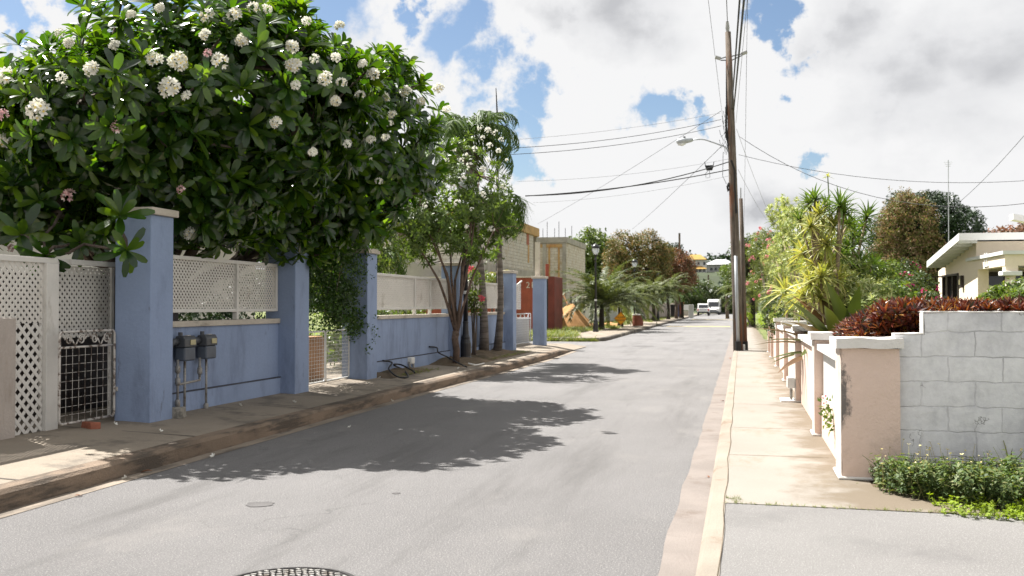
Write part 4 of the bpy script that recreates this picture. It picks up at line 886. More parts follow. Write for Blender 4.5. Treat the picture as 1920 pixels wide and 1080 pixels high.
# house hidden behind the frangipani
t = thing('house', 'pale house mostly hidden behind the frangipani', 'house', (-17, 18, .15)); MB().box(-20, -13.5, 10, 26, .1, 3.2).build('wall', 'bldw', t); MB().extr([(-20.6, 3.2), (-12.9, 3.2), (-16.7, 4.6)], 1, 9.5, 26.5).build('roof', 'roofg', t)
# ================= red container, sand, buildings =================
Zc = 46.
t = thing('shipping_container', 'red shipping container behind the far blue pillars', 'container', (-11.4, 47.2, .15))
x0, x1 = P(935, 625, .2).x-6, (P(1040, 622, .15)).x; yc = P(1040, 622, .15).y
cr = []; n = 60
for i in range(n+1):
    x = x0+(x1-.75-x0)*i/n; cr.append((x, yc+(.0 if (i//2) % 2 else .05)))
MB().prism(cr+[(x1-.75, yc+2.4), (x0, yc+2.4)], .25, 3.0).build('body', 'red', t)
MB().box(x1-.75, x1-.42, yc-.03, yc+2.4, .2, 3.05).build('end_panel', 'redd', t, bevel=.01)
MB().box(x1-.415, x1-.36, yc, yc+2.4, .22, 3.04).build('seal', 'black', t)
MB().box(x1-.355, x1, yc-.03, yc+2.4, .2, 3.05).build('end_panel', 'redd', t, bevel=.03)
MB().box(x0, x1-.75, yc-.05, yc+2.42, 3.001, 3.08).build('roof_rail', 'cream', t)
def text(s, size, M4, mat, name, parent, ext=.004):
    cu = bpy.data.curves.new(name, 'FONT'); cu.body = s; cu.size = size; cu.extrude = ext; cu.align_x = 'CENTER'; cu.align_y = 'CENTER'
    tmp = bpy.data.objects.new('tmp', cu); COL.objects.link(tmp); dg = bpy.context.evaluated_depsgraph_get(); me = bpy.data.meshes.new_from_object(tmp.evaluated_get(dg)); bpy.data.objects.remove(tmp)
    off = OFF.get(parent.name, Vector((0, 0, 0))); me.transform(Matrix.Translation(-off) @ M4); return link(name, me, mat, parent)
FM = lambda p: Matrix.Translation(p) @ Matrix.Rotation(PI/2, 4, 'X')
cn = PY(994, 535, yc-.03); text('21', .45, FM(cn), 'cream', 'painted_number', t)
# rusted post above container
q = PY(1026, 495, yc+3); tag(MB().tube([(q.x, q.y, .15), (q.x, q.y, q.z)], .1, 8).build('steel_post', 'red'), 'thin rusty steel post rising behind the container', 'post')
# sand pile
def pile(name, label, cat, c, rx, ry, hgt, mat, seed, n=40):
    xs = np.linspace(-1, 1, n); V = []
    for y in xs:
        for x in xs:
            r = math.hypot(x, y); z = hgt*max(0, 1-r**1.35)*(1+.3*mnoise.noise(Vector((x*2.2, y*2.2, seed)))) + .03*mnoise.noise(Vector((x*9, y*9, seed)))*(r < 1)
            V.append((c[0]+x*rx, c[1]+y*ry, c[2]+(z if r < 1 else -.03)))
    return tag(MB().add(V, [(j*n+i, j*n+i+1, (j+1)*n+i+1, (j+1)*n+i) for j in range(n-1) for i in range(n-1)]).build(name, mat, smooth=True), label, cat)
s0 = Q(1066, 572, 61)
pile('sand_pile', 'orange sand heap with a container shadow across it', 'sand pile', (s0.x, s0.y, .12), 1.75, 1.9, 1.45, 'sand', 3)
s1 = Q(1036, 572, 62); pile('sand_pile', 'smaller sand heap behind the container end', 'sand pile', (s1.x, s1.y, .12), 1.3, 1.5, .8, 'sand', 7)
s2 = P(1145, 611, .15); pile('sand_pile', 'small spread of sand and rubble right of the near palm', 'sand pile', (s2.x, s2.y, .12), .9, 1.4, .3, 'sand', 9)
for i, (u, v, sz, lb) in enumerate(((1091, 613, .3, 'pale lump of concrete at the foot of the sand heap'), (1101, 615, .2, 'small pale stone next to the concrete lump by the sand'))): lump('rubble', lb, 'rubble', P(u, v, .15), sz*1.4, sz, sz*.7, 'conc', i, 20+i)
pl = [((1041, 552, 63), (1056, 588, 63)), ((1043, 568, 63), (1060, 550, 63)), ((1054, 549, 64), (1070, 584, 63))]
for (a, b), lb in zip(pl, ('left leaning timber plank above the sand', 'crossing timber plank above the sand', 'right leaning timber plank above the sand')): tag(MB().bar(Q(*a), Q(*b), .13, .06).build('timber_plank', 'plank'), lb, 'plank')
# unfinished buildings
t = thing('unfinished_building', 'unfinished block building with orange formwork beam, nearest the blue wall', 'building', (-18, 60, 0))
bx, y0, y1 = -14., PX(900, 480, -14).y, PX(1000, 480, -14).y
MB().box(bx-8, bx, y0, y1, 3.85, 6.35).build('block_wall', 'blocku', t)
MB().box(bx-8, bx+.03, y0-.3, PX(1014, 480, -14).y, 3.1, 3.849).build('floor_slab', 'conc', t)
MB().box(bx-7.5, bx-.5, y0, y1, 0, 3.099).build('ground_storey', 'conc', t)
MB().box(bx-8, bx+.12, y0-.2, PX(1011, 480, -13.9).y, 6.352, 6.95).build('beam_formwork', 'ply', t, bevel=.02)
cy = PX(1007, 480, -14).y; MB().box(bx-.35, bx, cy-.25, cy+.2, 3.85, 6.35).build('column', 'conc', t)
qy = PX(990, 480, -14).y; MB().box(bx-.002, bx+.02, qy-.5, qy+.3, 5.6, 6.34).build('brick_infill', 'brick', t); MB().box(bx-.002, bx+.025, qy-.1, qy+.3, 4.4, 5.6).build('formwork_panel', 'ply', t)
q = PY(1008, 500, 52); tag(MB().box(q.x-.12, q.x+.12, 51.9, 52.1, .1, 4.9).build('concrete_post', 'cream'), 'thin pale post in front of the unfinished buildings', 'post')
t = thing('unfinished_building', 'second unfinished block building with a pale front, behind the sand', 'building', (-15, 78, 0))
yf = 73.; xr = PY(1062, 480, yf).x; xl = PY(1000, 480, yf).x-4; zt = PY(1062, 455, yf).z; yb2 = PX(1097, 480, xr).y
MB().box(xl, xr, yf, yb2, 0, zt-.01).build('block_wall', 'blockt', t)
MB().box(xl-.1, xr+.08, yf-.1, yb2+.1, zt, zt+.42).build('ring_beam', 'conc', t)
for u in (1022, 1059): q = PY(u, 500, yf); MB().box(q.x-.18, q.x+.1, yf-.06, yf-.002, 0, zt-.01).build('column', 'conc', t)
for u in (1030, 1048): q = PY(u, 500, yf); MB().box(q.x-.06, q.x+.06, yf-.05, yf-.003, 1, zt-.3).build('formwork_strip', 'ply', t)
MB().box(xl, xr-.3, yf-.04, yf-.001, zt-.35, zt-.1).build('formwork_board', 'ply', t)
for i in range(4): MB().box(xr-.2, xr+.003, yf+1.5+i*2.2, yf+2.5+i*2.2, .9, 2.2).build('window_opening', 'black', t)
for i, u in enumerate((1018, 1026, 1040, 1048, 1060, 1072, 1086)):
    q = PY(u, 440, yf+.2+(0 if u < 1062 else 4)); MB().tube([(q.x, q.y, zt+.4), (q.x, q.y, zt+1.1+.5*(i % 2))], .02, 4).build('rebar', 'iron', t)
def house(label, x0, x1, y0, y1, z0, z1, wm, rm, rh, wins=(), ov=.5, flat=False, name='house', cat='house'):
    t = thing(name, label, cat, ((x0+x1)/2, (y0+y1)/2, z0)); MB().box(x0, x1, y0, y1, z0, z1).build('wall', wm, t)
    xa, xb, ya_, yb_ = x0-ov, x1+ov, y0-ov, y1+ov; cx = (x1-x0)*.32; cyy = (y1-y0)*.45
    MB().add([(xa, ya_, z1+.001), (xb, ya_, z1+.001), (xb, yb_, z1+.001), (xa, yb_, z1+.001), (x0+cx, y0+cyy, z1+rh), (x1-cx, y0+cyy, z1+rh), (x1-cx, y1-cyy, z1+rh), (x0+cx, y1-cyy, z1+rh)],
             [(3, 2, 1, 0), (4, 5, 6, 7), (0, 1, 5, 4), (1, 2, 6, 5), (2, 3, 7, 6), (3, 0, 4, 7)]).build('roof', rm, t)
    for (wx, wz, ww, wh) in wins:
        f = MB().box(wx-ww/2, wx+ww/2, y0-.06, y0-.002, wz, wz+wh).build('window', 'wtrim', t); MB().box(wx-ww/2+.08, wx+ww/2-.08, y0-.08, y0-.061, wz+.08, wz+wh-.08).build('pane', 'glassd', f)
    return t
house('low white house behind the near roadside palms', -17, -11.2, 84, 92, 0, 2.6, 'bldw', 'roofg', .15, [(-12.3, 1.2, 1.2, 1.2), (-14.6, 1.2, 1.2, 1.2)])
house('small house with a red-brown roof behind the beige wall', -19, -14.0, 108, 118, 0, 2.6, 'bldw', 'roofr', 1.1, [(-15.5, 1, 1.2, 1.2)])
# beige roadside walls with pillars
def pw(label, u0, u1, v, X, h, n, mat='post'):
    a, b = PX(u0, 600, X).y, PX(u1, 600, X).y; t = thing('roadside_wall', label, 'wall', (X, a, .15)); MB().box(X-.15, X, a, b, .1, h).build('wall', mat, t)
    for i in range(n): y = a+(b-a)*i/(n-1); MB().box(X-.3, X+.12, y-.2, y+.3, .1, h+.2).build('pier', mat, t, bevel=.02)
    return t
pw('beige roadside wall with piers beyond the rusty drum', 1208, 1262, 600, -8.6, 1.6, 4)
pw('far cream roadside wall near the blue bin', 1264, 1279, 600, -8.5, 1.4, 3, 'cream')
q = P(1296, 595.5, .15); tag(MB().box(q.x-.3, q.x+.25, q.y, q.y+.5, .1, 1.6).build('white_pier', 'bldw', bevel=.03), 'plain white gate pier left of the pickup', 'pier')
t = thing('roadside_wall', 'low white railing wall left of the pickup', 'wall', P(1303, 594, .15)); q = P(1303, 592.5, .15); MB().box(q.x-1.6, q.x-.3, q.y+3, q.y+3.2, .9, 1.6).build('panel', 'bldw', t); MB().box(q.x-1.6, q.x-.3, q.y+3, q.y+3.2, .0, .8).build('base', 'conc', t)
def bin_(u, v, mat, lb, s=1):
    q = P(u, v, .15); t = thing('wheelie_bin', lb, 'bin', q); MB().extr([(q.x-.26*s, q.z+.05), (q.x+.26*s, q.z+.05), (q.x+.32*s, q.z+1.25*s), (q.x-.32*s, q.z+1.25*s)], 1, q.y-.3, q.y+.3).build('body', mat, t, bevel=.03); MB().box(q.x-.36*s, q.x+.36*s, q.y-.36, q.y+.38, q.z+1.251*s, q.z+1.33*s).build('lid', mat, t, bevel=.03)
    for sx in (-1, 1): MB().extr([(q.y+.3+.09*math.cos(k*PI/5), q.z+.09+.09*math.sin(k*PI/5)) for k in range(10)], 0, q.x+sx*.27-.02, q.x+sx*.27+.02).build('wheel', 'rubber', t)
bin_(1269, 594.5, 'plast_b', 'blue wheelie bin under the farthest palms', 1.1); bin_(1275.5, 594, 'plast_r', 'red bin right of the blue wheelie bin', 1.3); bin_(1263, 595, 'black', 'black bin left of the blue wheelie bin', 1.1)
# drum and warning sign, white stake
q = P(1196, 611, .15); t = thing('drum_planter', 'rust-brown drum with a white rim around a palm', 'drum', q)
r = .36; MB()._lathe([(r, q.z), (r+.01, q.z+.3), (r, q.z+.31), (r+.01, q.z+.6), (r, q.z+.61), (r, q.z+.72)], (q.x, q.y), 20).build('barrel', 'drum', t, smooth=False); MB()._lathe([(r+.02, q.z+.721), (r+.02, q.z+.8), (r-.04, q.z+.8)], (q.x, q.y), 20).build('rim', 'plast_w', t)
tag(MB().box(-.03, .03, -.03, .03, 0, .34).build('stake', 'plast_w'), 'short white stake by the rusty drum', 'stake').location = P(1183, 610.5, .15)
q = P(1164, 614, .15); t = thing('warning_sign', 'amber diamond hump warning sign in front of a palm', 'sign', q)
MB().tube([q, (q.x, q.y+.03, q.z+1.25)], .03, 8).build('post', 'galv', t)
c = PY(1164, 597, q.y-.03); s = .42
MB().extr([(c.x-s, c.z), (c.x, c.z-s), (c.x+s, c.z), (c.x, c.z+s)], 1, q.y-.04, q.y-.02).build('plate', 'sign', t)
text('HUMPS', .17, FM(Vector((c.x, q.y-.043, c.z+.06))), 'black', 'lettering', t); text('AHEAD', .17, FM(Vector((c.x, q.y-.043, c.z-.12))), 'black', 'lettering', t)
for k in range(4):
    a = [(c.x-s*.9, c.z), (c.x, c.z-s*.9), (c.x+s*.9, c.z), (c.x, c.z+s*.9)]; p0, p1 = a[k], a[(k+1) % 4]
    MB().bar((p0[0], q.y-.044, p0[1]), (p1[0], q.y-.044, p1[1]), .02, .004, (0, 1, 0)).build('border', 'black', t)
# roadside date palms
rp = np.random.default_rng(77)
def datepalm(lb, u, v, h, L, seed, mat='palms', nf=34, z=.15, X=None, dr=1.25):
    b = P(u, v, z) if X is None else X
    return palm('date_palm', lb, b, b+Vector((rp.uniform(-.1, .1), 0, h)), .16, nf, L, mat, seed, 'roadside date palms', dr, .3, .5, .055, 'dbark', (.25, 1.4), nl=50, bulge=1.35)
datepalm('large date palm between the lantern lamp and the warning sign', 1127, 617, 1.2, 4.1, 1, 'palmn', nf=46, dr=1.2)
datepalm('date palm directly behind the amber warning sign', 1163, 612.5, 1.3, 2.9, 2)
datepalm('date palm growing in the rusty drum', 1197, 607, 1.5, 2.8, 3)
datepalm('date palm beside the farthest lantern lamp', 1226, 602, 2.0, 2.9, 4)
datepalm('date palm with a tall dark trunk in front of the cream wall', 1253, 598.5, 2.6, 3.1, 5)
datepalm('farthest date palm, over the dark bins', 1279, 596, 2.4, 3.4, 6, 'palm')
# ================= far trees =================
T_far = [puff(22, .55, .34, .2, RS) for _ in range(4)]; T_mid = [puff(20, .34, .2, .1, RS) for _ in range(4)]
def ftree(name, label, u, v, zc, ru, h0, th, blobs, n, T, mat, seed, r=.2, **k):
    """blobs given in metres relative to a point at ground under pixel u at depth zc"""
    b = Q(u, 572, zc); b = Vector((b.x, b.y, .1)); return blobtree(name, label, 'tree', b, th, [((b.x+c[0], b.y+c[1], c[2]), rr) for c, rr in blobs], n, T, mat, seed, r, **k)
ftree('broad_tree', 'bright green round-topped tree behind the second unfinished building', 1112, 0, 100, 0, 0, 3, [((-.2, 0, 7.0), (2.3, 2, 2.2)), ((1.6, 0, 6.2), (1.7, 2, 1.9)), ((-1.2, 1, 4.8), (1.6, 2, 1.8)), ((1.2, -1, 3.8), (2.5, 2, 1.8))], 620, T_far, 'bright', 61)
ftree('mango_tree', 'big olive and rust coloured tree over the roadside palms', 1198, 0, 92, 0, 0, 2.5, [((-1.3, 0, 6.8), (1.7, 1.8, 1.7)), ((.8, 0, 6.9), (1.7, 1.8, 1.5)), ((2.0, 0, 5.8), (1.3, 1.8, 1.6)), ((-2.0, 0, 5.0), (1.5, 1.8, 1.8)), ((.5, -.8, 4.6), (2.4, 1.8, 1.8))], 1050, T_mid, 'mango', 62)
ftree('mango_tree', 'smaller reddish tree at the end of the palm row', 1268, 0, 104, 0, 0, 2.5, [((0, 0, 5.9), (1.5, 1.6, 1.5)), ((.9, 0, 4.7), (1.4, 1.6, 1.9)), ((-1.2, 0, 5.0), (1.3, 1.5, 1.7))], 520, T_mid, 'mangor', 63)
ftree('dark_tree', 'dark grey-green tree behind the reddish tree', 1266, 0, 165, 0, 0, 5, [((-.5, 0, 10.2), (1.9, 2.5, 1.6)), ((-2.6, 0, 9.), (2.5, 2, 2.)), ((.9, 0, 8.2), (1.2, 2, 1.6))], 320, T_far, 'dark', 64)
ftree('street_tree', 'light green tree at the far roadside bend left of the wooden pole', 1364, 0, 105, 0, 0, 2.5, [((.3, 0, 5.0), (1.1, 1.6, .9)), ((1.6, 0, 6.0), (1.3, 1.6, 1.1)), ((.6, 0, 3.6), (1.3, 1.6, 1.0)), ((2.0, 0, 3.8), (1.4, 1.5, 1.6))], 380, T_mid, 'bright', 65, gap=.2, gs=.8)
ftree('street_tree', 'flat green tree crown just right of the wooden pole top stub', 1408, 0, 70, 0, 0, 2.5, [((-.3, 0, 5.3), (1.1, 1.4, .8)), ((.9, 0, 5.9), (1.4, 1.4, .7)), ((.2, 0, 4.3), (1.4, 1.4, .9)), ((-.6, 0, 3.6), (.8, 1, .8))], 420, T_mid, 'green', 66, gap=.1)
ftree('roadside_bush', 'dark green bush beside the road bend behind the van', 1318, 0, 172, 0, 0, 1, [((0, 0, 3.2), (3.4, 2, 2.6)), ((3, 0, 2.4), (2.6, 2, 2)), ((5.3, 0, 1.6), (1.8, 1.5, 1.5)), ((-3.2, 0, 2.6), (2.4, 2, 2.))], 520, T_far, 'green', 67)
bush('flowering_shrub', 'large pink-flowered shrub right of the wooden pole', 'shrub', [(tuple(Q(1434, 470, 52)), (1.0, 1.5, 1.25)), (tuple(Q(1428, 530, 52)), (.8, 1.2, 1.1)), (tuple(Q(1452, 565, 42)), (.65, 1.2, .9)), (tuple(Q(1463, 500, 40)), (.7, 1.0, 1.1))], 900, T_gs, 'olive', 68, flowers=[([fcluster(6, .06, .06, RS)[0]], 'pinkl', 60, 'flower')])
bush('flowering_shrub', 'low shrub with pale pink blooms above the far pink wall', 'shrub', [(tuple(Q(1468, 588, 29)), (.35, .9, .4)), (tuple(Q(1455, 575, 34)), (.4, .9, .6))], 260, T_gs, 'green', 69, flowers=[([fcluster(7, .06, .06, RS)[0]], 'pinkl', 14, 'flower')])
datepalm('single date palm on the right verge beyond the driveway', 1411, 613, 1.9, 3.0, 8, 'palms', 26, z=.1)
bush('roadside_bush', 'yellow-green low bush around the right verge palm', 'bush', [(tuple(Q(1399, 580, 66)), (.5, 1, .6)), (tuple(Q(1400, 600, 66)), (.5, 1, .6)), (tuple(Q(1432, 598, 60)), (.5, 1, .5))], 170, T_gs, 'lime', 70)
# dark tree with brown vines
ftree('vine_covered_tree', 'tall dark tree smothered by brown vines behind the garden', 1735, 0, 45, 0, 0, 2.5, [((.6, 1, 5.2), (1.4, 1.5, 1.6)), ((1.8, 1, 4.8), (1.0, 1.5, 1.3)), ((-.4, 1, 5.4), (1.1, 1.5, 1.2)), ((1.2, 1, 3.2), (1.7, 1.5, 1.9)), ((2.5, 1.3, 4.1), (.7, 1, .6)), ((-.9, 1, 5.9), (.7, 1, .9)), ((.2, 1, 6.0), (.9, 1, .8)), ((-1.7, 1, 4.4), (.7, 1, 1.2)), ((-1.0, 1.4, 3.5), (1.2, 1.2, 1.6)), ((-.2, 1.2, 2.0), (1.8, 1.4, 1.5))], 3400, T_g, 'dark', 71, inner=.6)
b = Q(1735, 572, 45); rv = np.random.default_rng(72)
vt = [o for o in bpy.data.objects if o.name.startswith('vine_covered_tree')][0]
VB = [((b.x-.9, b.y-.1, 5.9), (.55, .9, .75)), ((b.x-1.45, b.y-.1, 4.9), (.6, .9, 1.2)), ((b.x-.35, b.y-.5, 5.0), (.75, .8, 1.35)), ((b.x-1.7, b.y-.3, 3.2), (.7, .8, 1.3)), ((b.x-.6, b.y-.6, 3.2), (.8, .8, 1.6)), ((b.x+.2, b.y-.4, 3.6), (.5, .7, 1.3))]
Pn, D = blobpts(VB, 2300, rv, .7, -.1); npmesh('vines', scatter(T_gs, Pn+rv.normal(size=Pn.shape)*.14, D, rv, .7, 1.5), 'vine', vt)
ftree('mango_tree', 'rust-leaved tree showing above the cream house roof', 1900, 0, 62, 0, 0, 2.5, [((-.4, 0, 5.4), (1.5, 1.4, .9)), ((1.2, 0, 5.9), (1.3, 1.4, .9))], 320, T_mid, 'mangor', 73)
# ================= hill houses =================
def gz(x, y): return hz(x, y)
t = thing('apartment_house', 'three-storey white house with two ochre roofs on the hill', 'house', Q(1304, 533, 330))
c = Q(1304, 533, 330); x0, x1, y0, z0 = c.x-3.8, c.x+3.6, c.y, c.z-1
MB().box(x0, x1, y0, y0+8, z0, z0+4.3).build('lower_wall', 'bldg', t); MB().box(x0+.3, x1-.2, y0+.5, y0+8, z0+4.301, z0+9.2).build('upper_wall', 'bldw', t)
def hip(x0, x1, y0, y1, z, h): 
    cx, cy = (x1-x0)*.3, (y1-y0)*.4
    return MB().add([(x0, y0, z), (x1, y0, z), (x1, y1, z), (x0, y1, z), (x0+cx, y0+cy, z+h), (x1-cx, y0+cy, z+h), (x1-cx, y1-cy, z+h), (x0+cx, y1-cy, z+h)], [(3, 2, 1, 0), (4, 5, 6, 7), (0, 1, 5, 4), (1, 2, 6, 5), (2, 3, 7, 6), (3, 0, 4, 7)])
hip(x0-.4, x1+.2, y0-.5, y0+8.5, z0+9.21, 1.8).build('roof', 'roofy', t); hip(x0+1.2, x1+.4, y0-2.2, y0+2, z0+6.0, 1.0).build('porch_roof', 'roofy', t)
for wz, n in ((z0+1.8, 4), (z0+4.6, 5), (z0+7.4, 4)):
    for k in range(n): wx = x0+.9+k*(x1-x0-1.6)/(n-1); MB().box(wx-.35, wx+.35, y0-.05+(.5 if wz > z0+4.3 else 0), y0+.0+(.5 if wz > z0+4.3 else 0), wz, wz+1.0).build('window', 'glassd', t)
for k in range(6): wx = x0+1.2+k*(x1-x0-1.3)/5; MB().box(wx-.1, wx+.1, y0-2., y0-1.8, z0+4.3, z0+6.0).build('porch_column', 'bldw', t)
MB().box(x0+1.1, x1+.1, y0-2., y0-1.9, z0+4.31, z0+5.0).build('balustrade', 'bldw', t); MB().box(x0+1, x1+.2, y0-2.1, y0, z0+4.1, z0+4.3).build('balcony', 'bldw', t)
c = Q(1347, 510, 345); t = house('hillside house with a wide pale grey roof and dark verandah', c.x-4, c.x+5.5, c.y, c.y+8, c.z-2, c.z+2.6, 'bldg', 'roofg', 1.9, [(c.x-2.4+k*1.5, c.z+.4, 1.1, 1.3) for k in range(5)], .9)
c = Q(1342, 560, 190); t = house('flat-roofed white house above the van', c.x-2.4, c.x+2.2, c.y, c.y+6, 1, 3.0, 'bldw', 'roofg', .3, [(c.x-1, 1.9, .8, .7)], .3)
c = Q(1352, 560, 182); t = house('white house with a gable behind the maroon roof', c.x-1.3, c.x+2.4, c.y, c.y+6, 0, 2.9, 'bldw', 'roofg', .6, [], .3)
c = Q(1372, 575, 170); t = house('small house with a maroon roof by the road bend', c.x-2.6, c.x+2.6, c.y+2, c.y+7, 0, 1.5, 'bldg', 'roofr', 1.0, [(c.x-1, .5, .8, .8), (c.x+.8, .5, .8, .8)], .5)
t = thing('roadside_wall', 'grey panelled wall across the end of the road', 'wall', Q(1362, 580, 166)); a = P(1330, 590, 0); y = 183.5; xa, xb = PY(1325, 585, y).x, PY(1420, 585, y).x
MB().box(xa, xb, y, y+.2, 0, 1.6).build('wall', 'conc', t)
for k in range(8): x = xa+(xb-xa)*k/7; MB().box(x-.15, x+.15, y-.06, y-.002, 0, 1.75).build('pier', 'post', t)
tag(MB().tube([Q(1329, 600, 175), Q(1328, 515, 175)], .14, 6).build('utility_pole', 'wood'), 'thin wooden pole rising behind the van', 'pole')
tag(MB().tube([(lambda q: (q.x, q.y, .1))(Q(1274, 500, 110)), Q(1274, 437, 110)], .12, 6).build('utility_pole', 'wood'), 'dark pole sticking out above the reddish tree', 'pole')
# hillside wood
Pw = []; rw = np.random.default_rng(80)
for i in range(1500):
    x, y = rw.uniform(-130, 60), rw.uniform(225, 520); Pw.append((x, y, hz(x, y)+rw.uniform(0, 3.2)))
Pw = np.array(Pw); bad = [(abs((960+F*((p[0]*math.cos(TH)+p[1]*math.sin(TH))/(-p[0]*math.sin(TH)+p[1]*math.cos(TH))))-1323) < 46) and p[1] < 400 and p[1] > 240 for p in Pw]; Pw = Pw[~np.array(bad)]
tag(npmesh('hill_trees', scatter([puff(40, 2.6, 1.5, .9, rw) for _ in range(3)], Pw, rw.normal(size=Pw.shape)*.4+np.array([0, 0, 1]), rw), 'dark'), 'dark distant trees covering the hillside', 'woodland', kind='stuff')
# ================= vehicles =================
def wheel(t, x, y, r=.33, w=.22):
    o = MB().extr([(y+r*math.cos(k*PI/10), r+r*math.sin(k*PI/10)) for k in range(20)], 0, x-w/2, x+w/2).build('tyre', 'rubber', t, bevel=.03)
    MB().extr([(y+r*.55*math.cos(k*PI/6), r+r*.55*math.sin(k*PI/6)) for k in range(12)], 0, x-w/2-.01, x+w/2+.01).build('rim', 'steel', o)
t = thing('pickup_truck', 'white pickup truck seen from behind on the left of the road', 'pickup', (0, 0, 0)); w = .86
MB().extr([(-.1, .55), (-.1, 1.05), (1.5, 1.08), (1.75, 1.1), (5.0, .95), (5.1, .6), (5., .42), (.1, .42)], 0, -w, w).build('body', 'carw', t, bevel=.06)
MB().extr([(.35, 1.09), (.75, 1.66), (1.0, 1.74), (3.0, 1.74), (3.8, 1.1)], 0, -w+.09, w-.09).build('cab', 'carw', t, bevel=.09)
MB().extr([(.395, 1.14), (.685, 1.57), (.665, 1.59), (.37, 1.15)], 0, -w+.22, w-.22).build('rear_window', 'glassd', t)
for sx in (-1, 1):
    MB().box(sx*(w-.13)-.075, sx*(w-.13)+.075, -.13, -.09, .72, 1.0).build('tail_light', 'lred', t, bevel=.01)
    MB().extr([(1.0, 1.16), (1.15, 1.6), (3.0, 1.6), (3.5, 1.16)], 0, sx*(w-.085)-.01, sx*(w-.085)+.01).build('side_window', 'glassd', t)
    MB().box(sx*(w+.1)-.09, sx*(w+.1)+.09, 3.4, 3.5, 1.1, 1.28).build('mirror', 'black', t, bevel=.02)
    wheel(t, sx*(w-.12), .95); wheel(t, sx*(w-.12), 4.1)
MB().box(-w+.05, w-.05, -.2, -.07, .40, .6).build('bumper', 'black', t, bevel=.03); MB().box(-.26, .26, -.14, -.105, .68, .8).build('number_plate', 'plast_w', t); MB().box(-.45, .45, -.125, -.104, .86, .9).build('tailgate_handle', 'black', t)
q = P(1318.5, 592.5, 0); t.location = (q.x, q.y, .01); t.rotation_euler = (0, 0, .02)
t = thing('van', 'high-roofed white van driving towards the camera behind the pickup', 'van'); w = .95
MB().extr([(0, .4), (-.05, .8), (.25, 1.05), (1.0, 1.25), (1.6, 2.1), (2.1, 2.45), (5.3, 2.45), (5.5, 2.2), (5.5, .45)], 0, -w, w).build('body', 'carw', t, bevel=.12)
MB().extr([(.97, 1.28), (1.48, 2.0), (1.45, 2.03), (.92, 1.29)], 0, -w+.14, w-.14).build('windscreen', 'glassd', t)
for sx in (-1, 1):
    MB().box(sx*.7-.15, sx*.7+.15, -.07, .1, .78, .98).build('headlight', 'lwh', t, bevel=.03); MB().box(sx*(w+.13)-.1, sx*(w+.13)+.1, 1., 1.1, 1.3, 1.6).build('mirror', 'black', t, bevel=.03)
    MB().extr([(1.3, 1.3), (1.7, 1.95), (2.4, 1.95), (2.4, 1.3)], 0, sx*(w+.0)-.01, sx*(w+.0)+.012).build('side_window', 'glassd', t); wheel(t, sx*(w-.12), 1.0); wheel(t, sx*(w-.12), 4.4)
MB().box(-w+.05, w-.05, -.1, .05, .35, .6).build('bumper', 'meter', t, bevel=.04); MB().box(-.55, .55, -.065, -.03, .68, .82).build('grille', 'black', t)
q = P(1337, 590.5, 0); t.location = (q.x, q.y, .01); t.rotation_euler = (0, 0, -.03)
# ================= wooden pole, lamp, cables =================
pb = P(1388, 657, .1); ZC = 31.8; QP = lambda u, v, dz=0: Q(u, v, ZC+dz)
top = QP(1365, 60); mid = QP(1376, 390)
t = thing('utility_pole', 'tall leaning weathered wooden utility pole on the right pavement', 'pole', pb)
MB().tube([QP(1384, 662, .05), QP(1382, 560), mid, QP(1370, 200), top], [.155, .15, .14, .115, .09], 14).build('shaft', 'wood', t, smooth=True)
MB().tube([QP(1379.5, 480, -.25), QP(1381.5, 560, -.25), QP(1384, 648, -.25)], .055, 10).build('conduit', 'steel', t, smooth=True)
MB().tube([QP(1384, 640, -.27), QP(1384.5, 658, -.27)], .1, 10).build('base_sleeve', 'rubber', t)
MB().tube([QP(1364.5, 60), QP(1364, 52), QP(1363.5, 40)], [.05, .07, .045], 10).build('top_insulator', 'insul', t)
for a, b_, c_ in (((1341, 107), (1351, 110), (1367, 105)), ((1400, 97), (1391, 101), (1370, 106))):
    MB().tube([QP(*a), QP(*b_)], .06, 8).build('insulator', 'insul', t); MB().tube([QP(*b_), QP(c_[0], c_[1])], .018, 6).build('bracket', 'iron', t); MB().tube([QP(b_[0], b_[1]+3), QP(c_[0], c_[1]+8)], .018, 6).build('bracket', 'iron', t)
rk = MB(); rk.tube([QP(1362, 112), QP(1362, 262)], .02, 5); rr = np.random.default_rng(9)
for k in range(9): v = 203+k*6.5; rk.tube([QP(1360, v), QP(1363, v)], .055, 7)
rk.tube([QP(1363, 190), QP(1361, 230), QP(1364, 262), QP(1368, 290)], .035, 6)
rk.build('wire_rack', 'rubber', t)
lp = MB()
for k in range(8): 
    u0, v0 = 1349+rr.uniform(0, 8), 208+k*9; lp.tube([QP(u0, v0), QP(u0+3, v0+10+rr.uniform(0, 8)), QP(1361, v0+2)], .008, 4)
lp.tube([QP(1353, 272), QP(1358, 262), QP(1364, 275), QP(1362, 290), QP(1356, 285), QP(1355, 330), QP(1362, 345)], .008, 4)
lp.build('wire_loops', 'cable', t)
MB().tube([QP(1367, 343), QP(1364, 350), QP(1365, 358), QP(1369, 352), QP(1367, 343)], .04, 6).build('cable_coil', 'rubber', t)
MB().tube([QP(1371, 300, -.16), QP(1378, 320, -.17), QP(1378, 350, -.17), QP(1381, 400, -.17)], .03, 6).build('down_cable', 'rubber', t)
b2 = P(1396, 656, .1); t = thing('utility_pole', 'shorter thin pole stub standing against the tall wooden pole', 'pole', b2)
MB().tube([QP(1396.5, 656, .3), QP(1393, 500, .3), QP(1389, 372, .3)], [.085, .075, .06], 8).build('shaft', 'wood', t, smooth=True); MB().tube([QP(1389, 372, .3), QP(1389, 352, .3)], [.025, .02], 6).build('tip', 'steel', t)
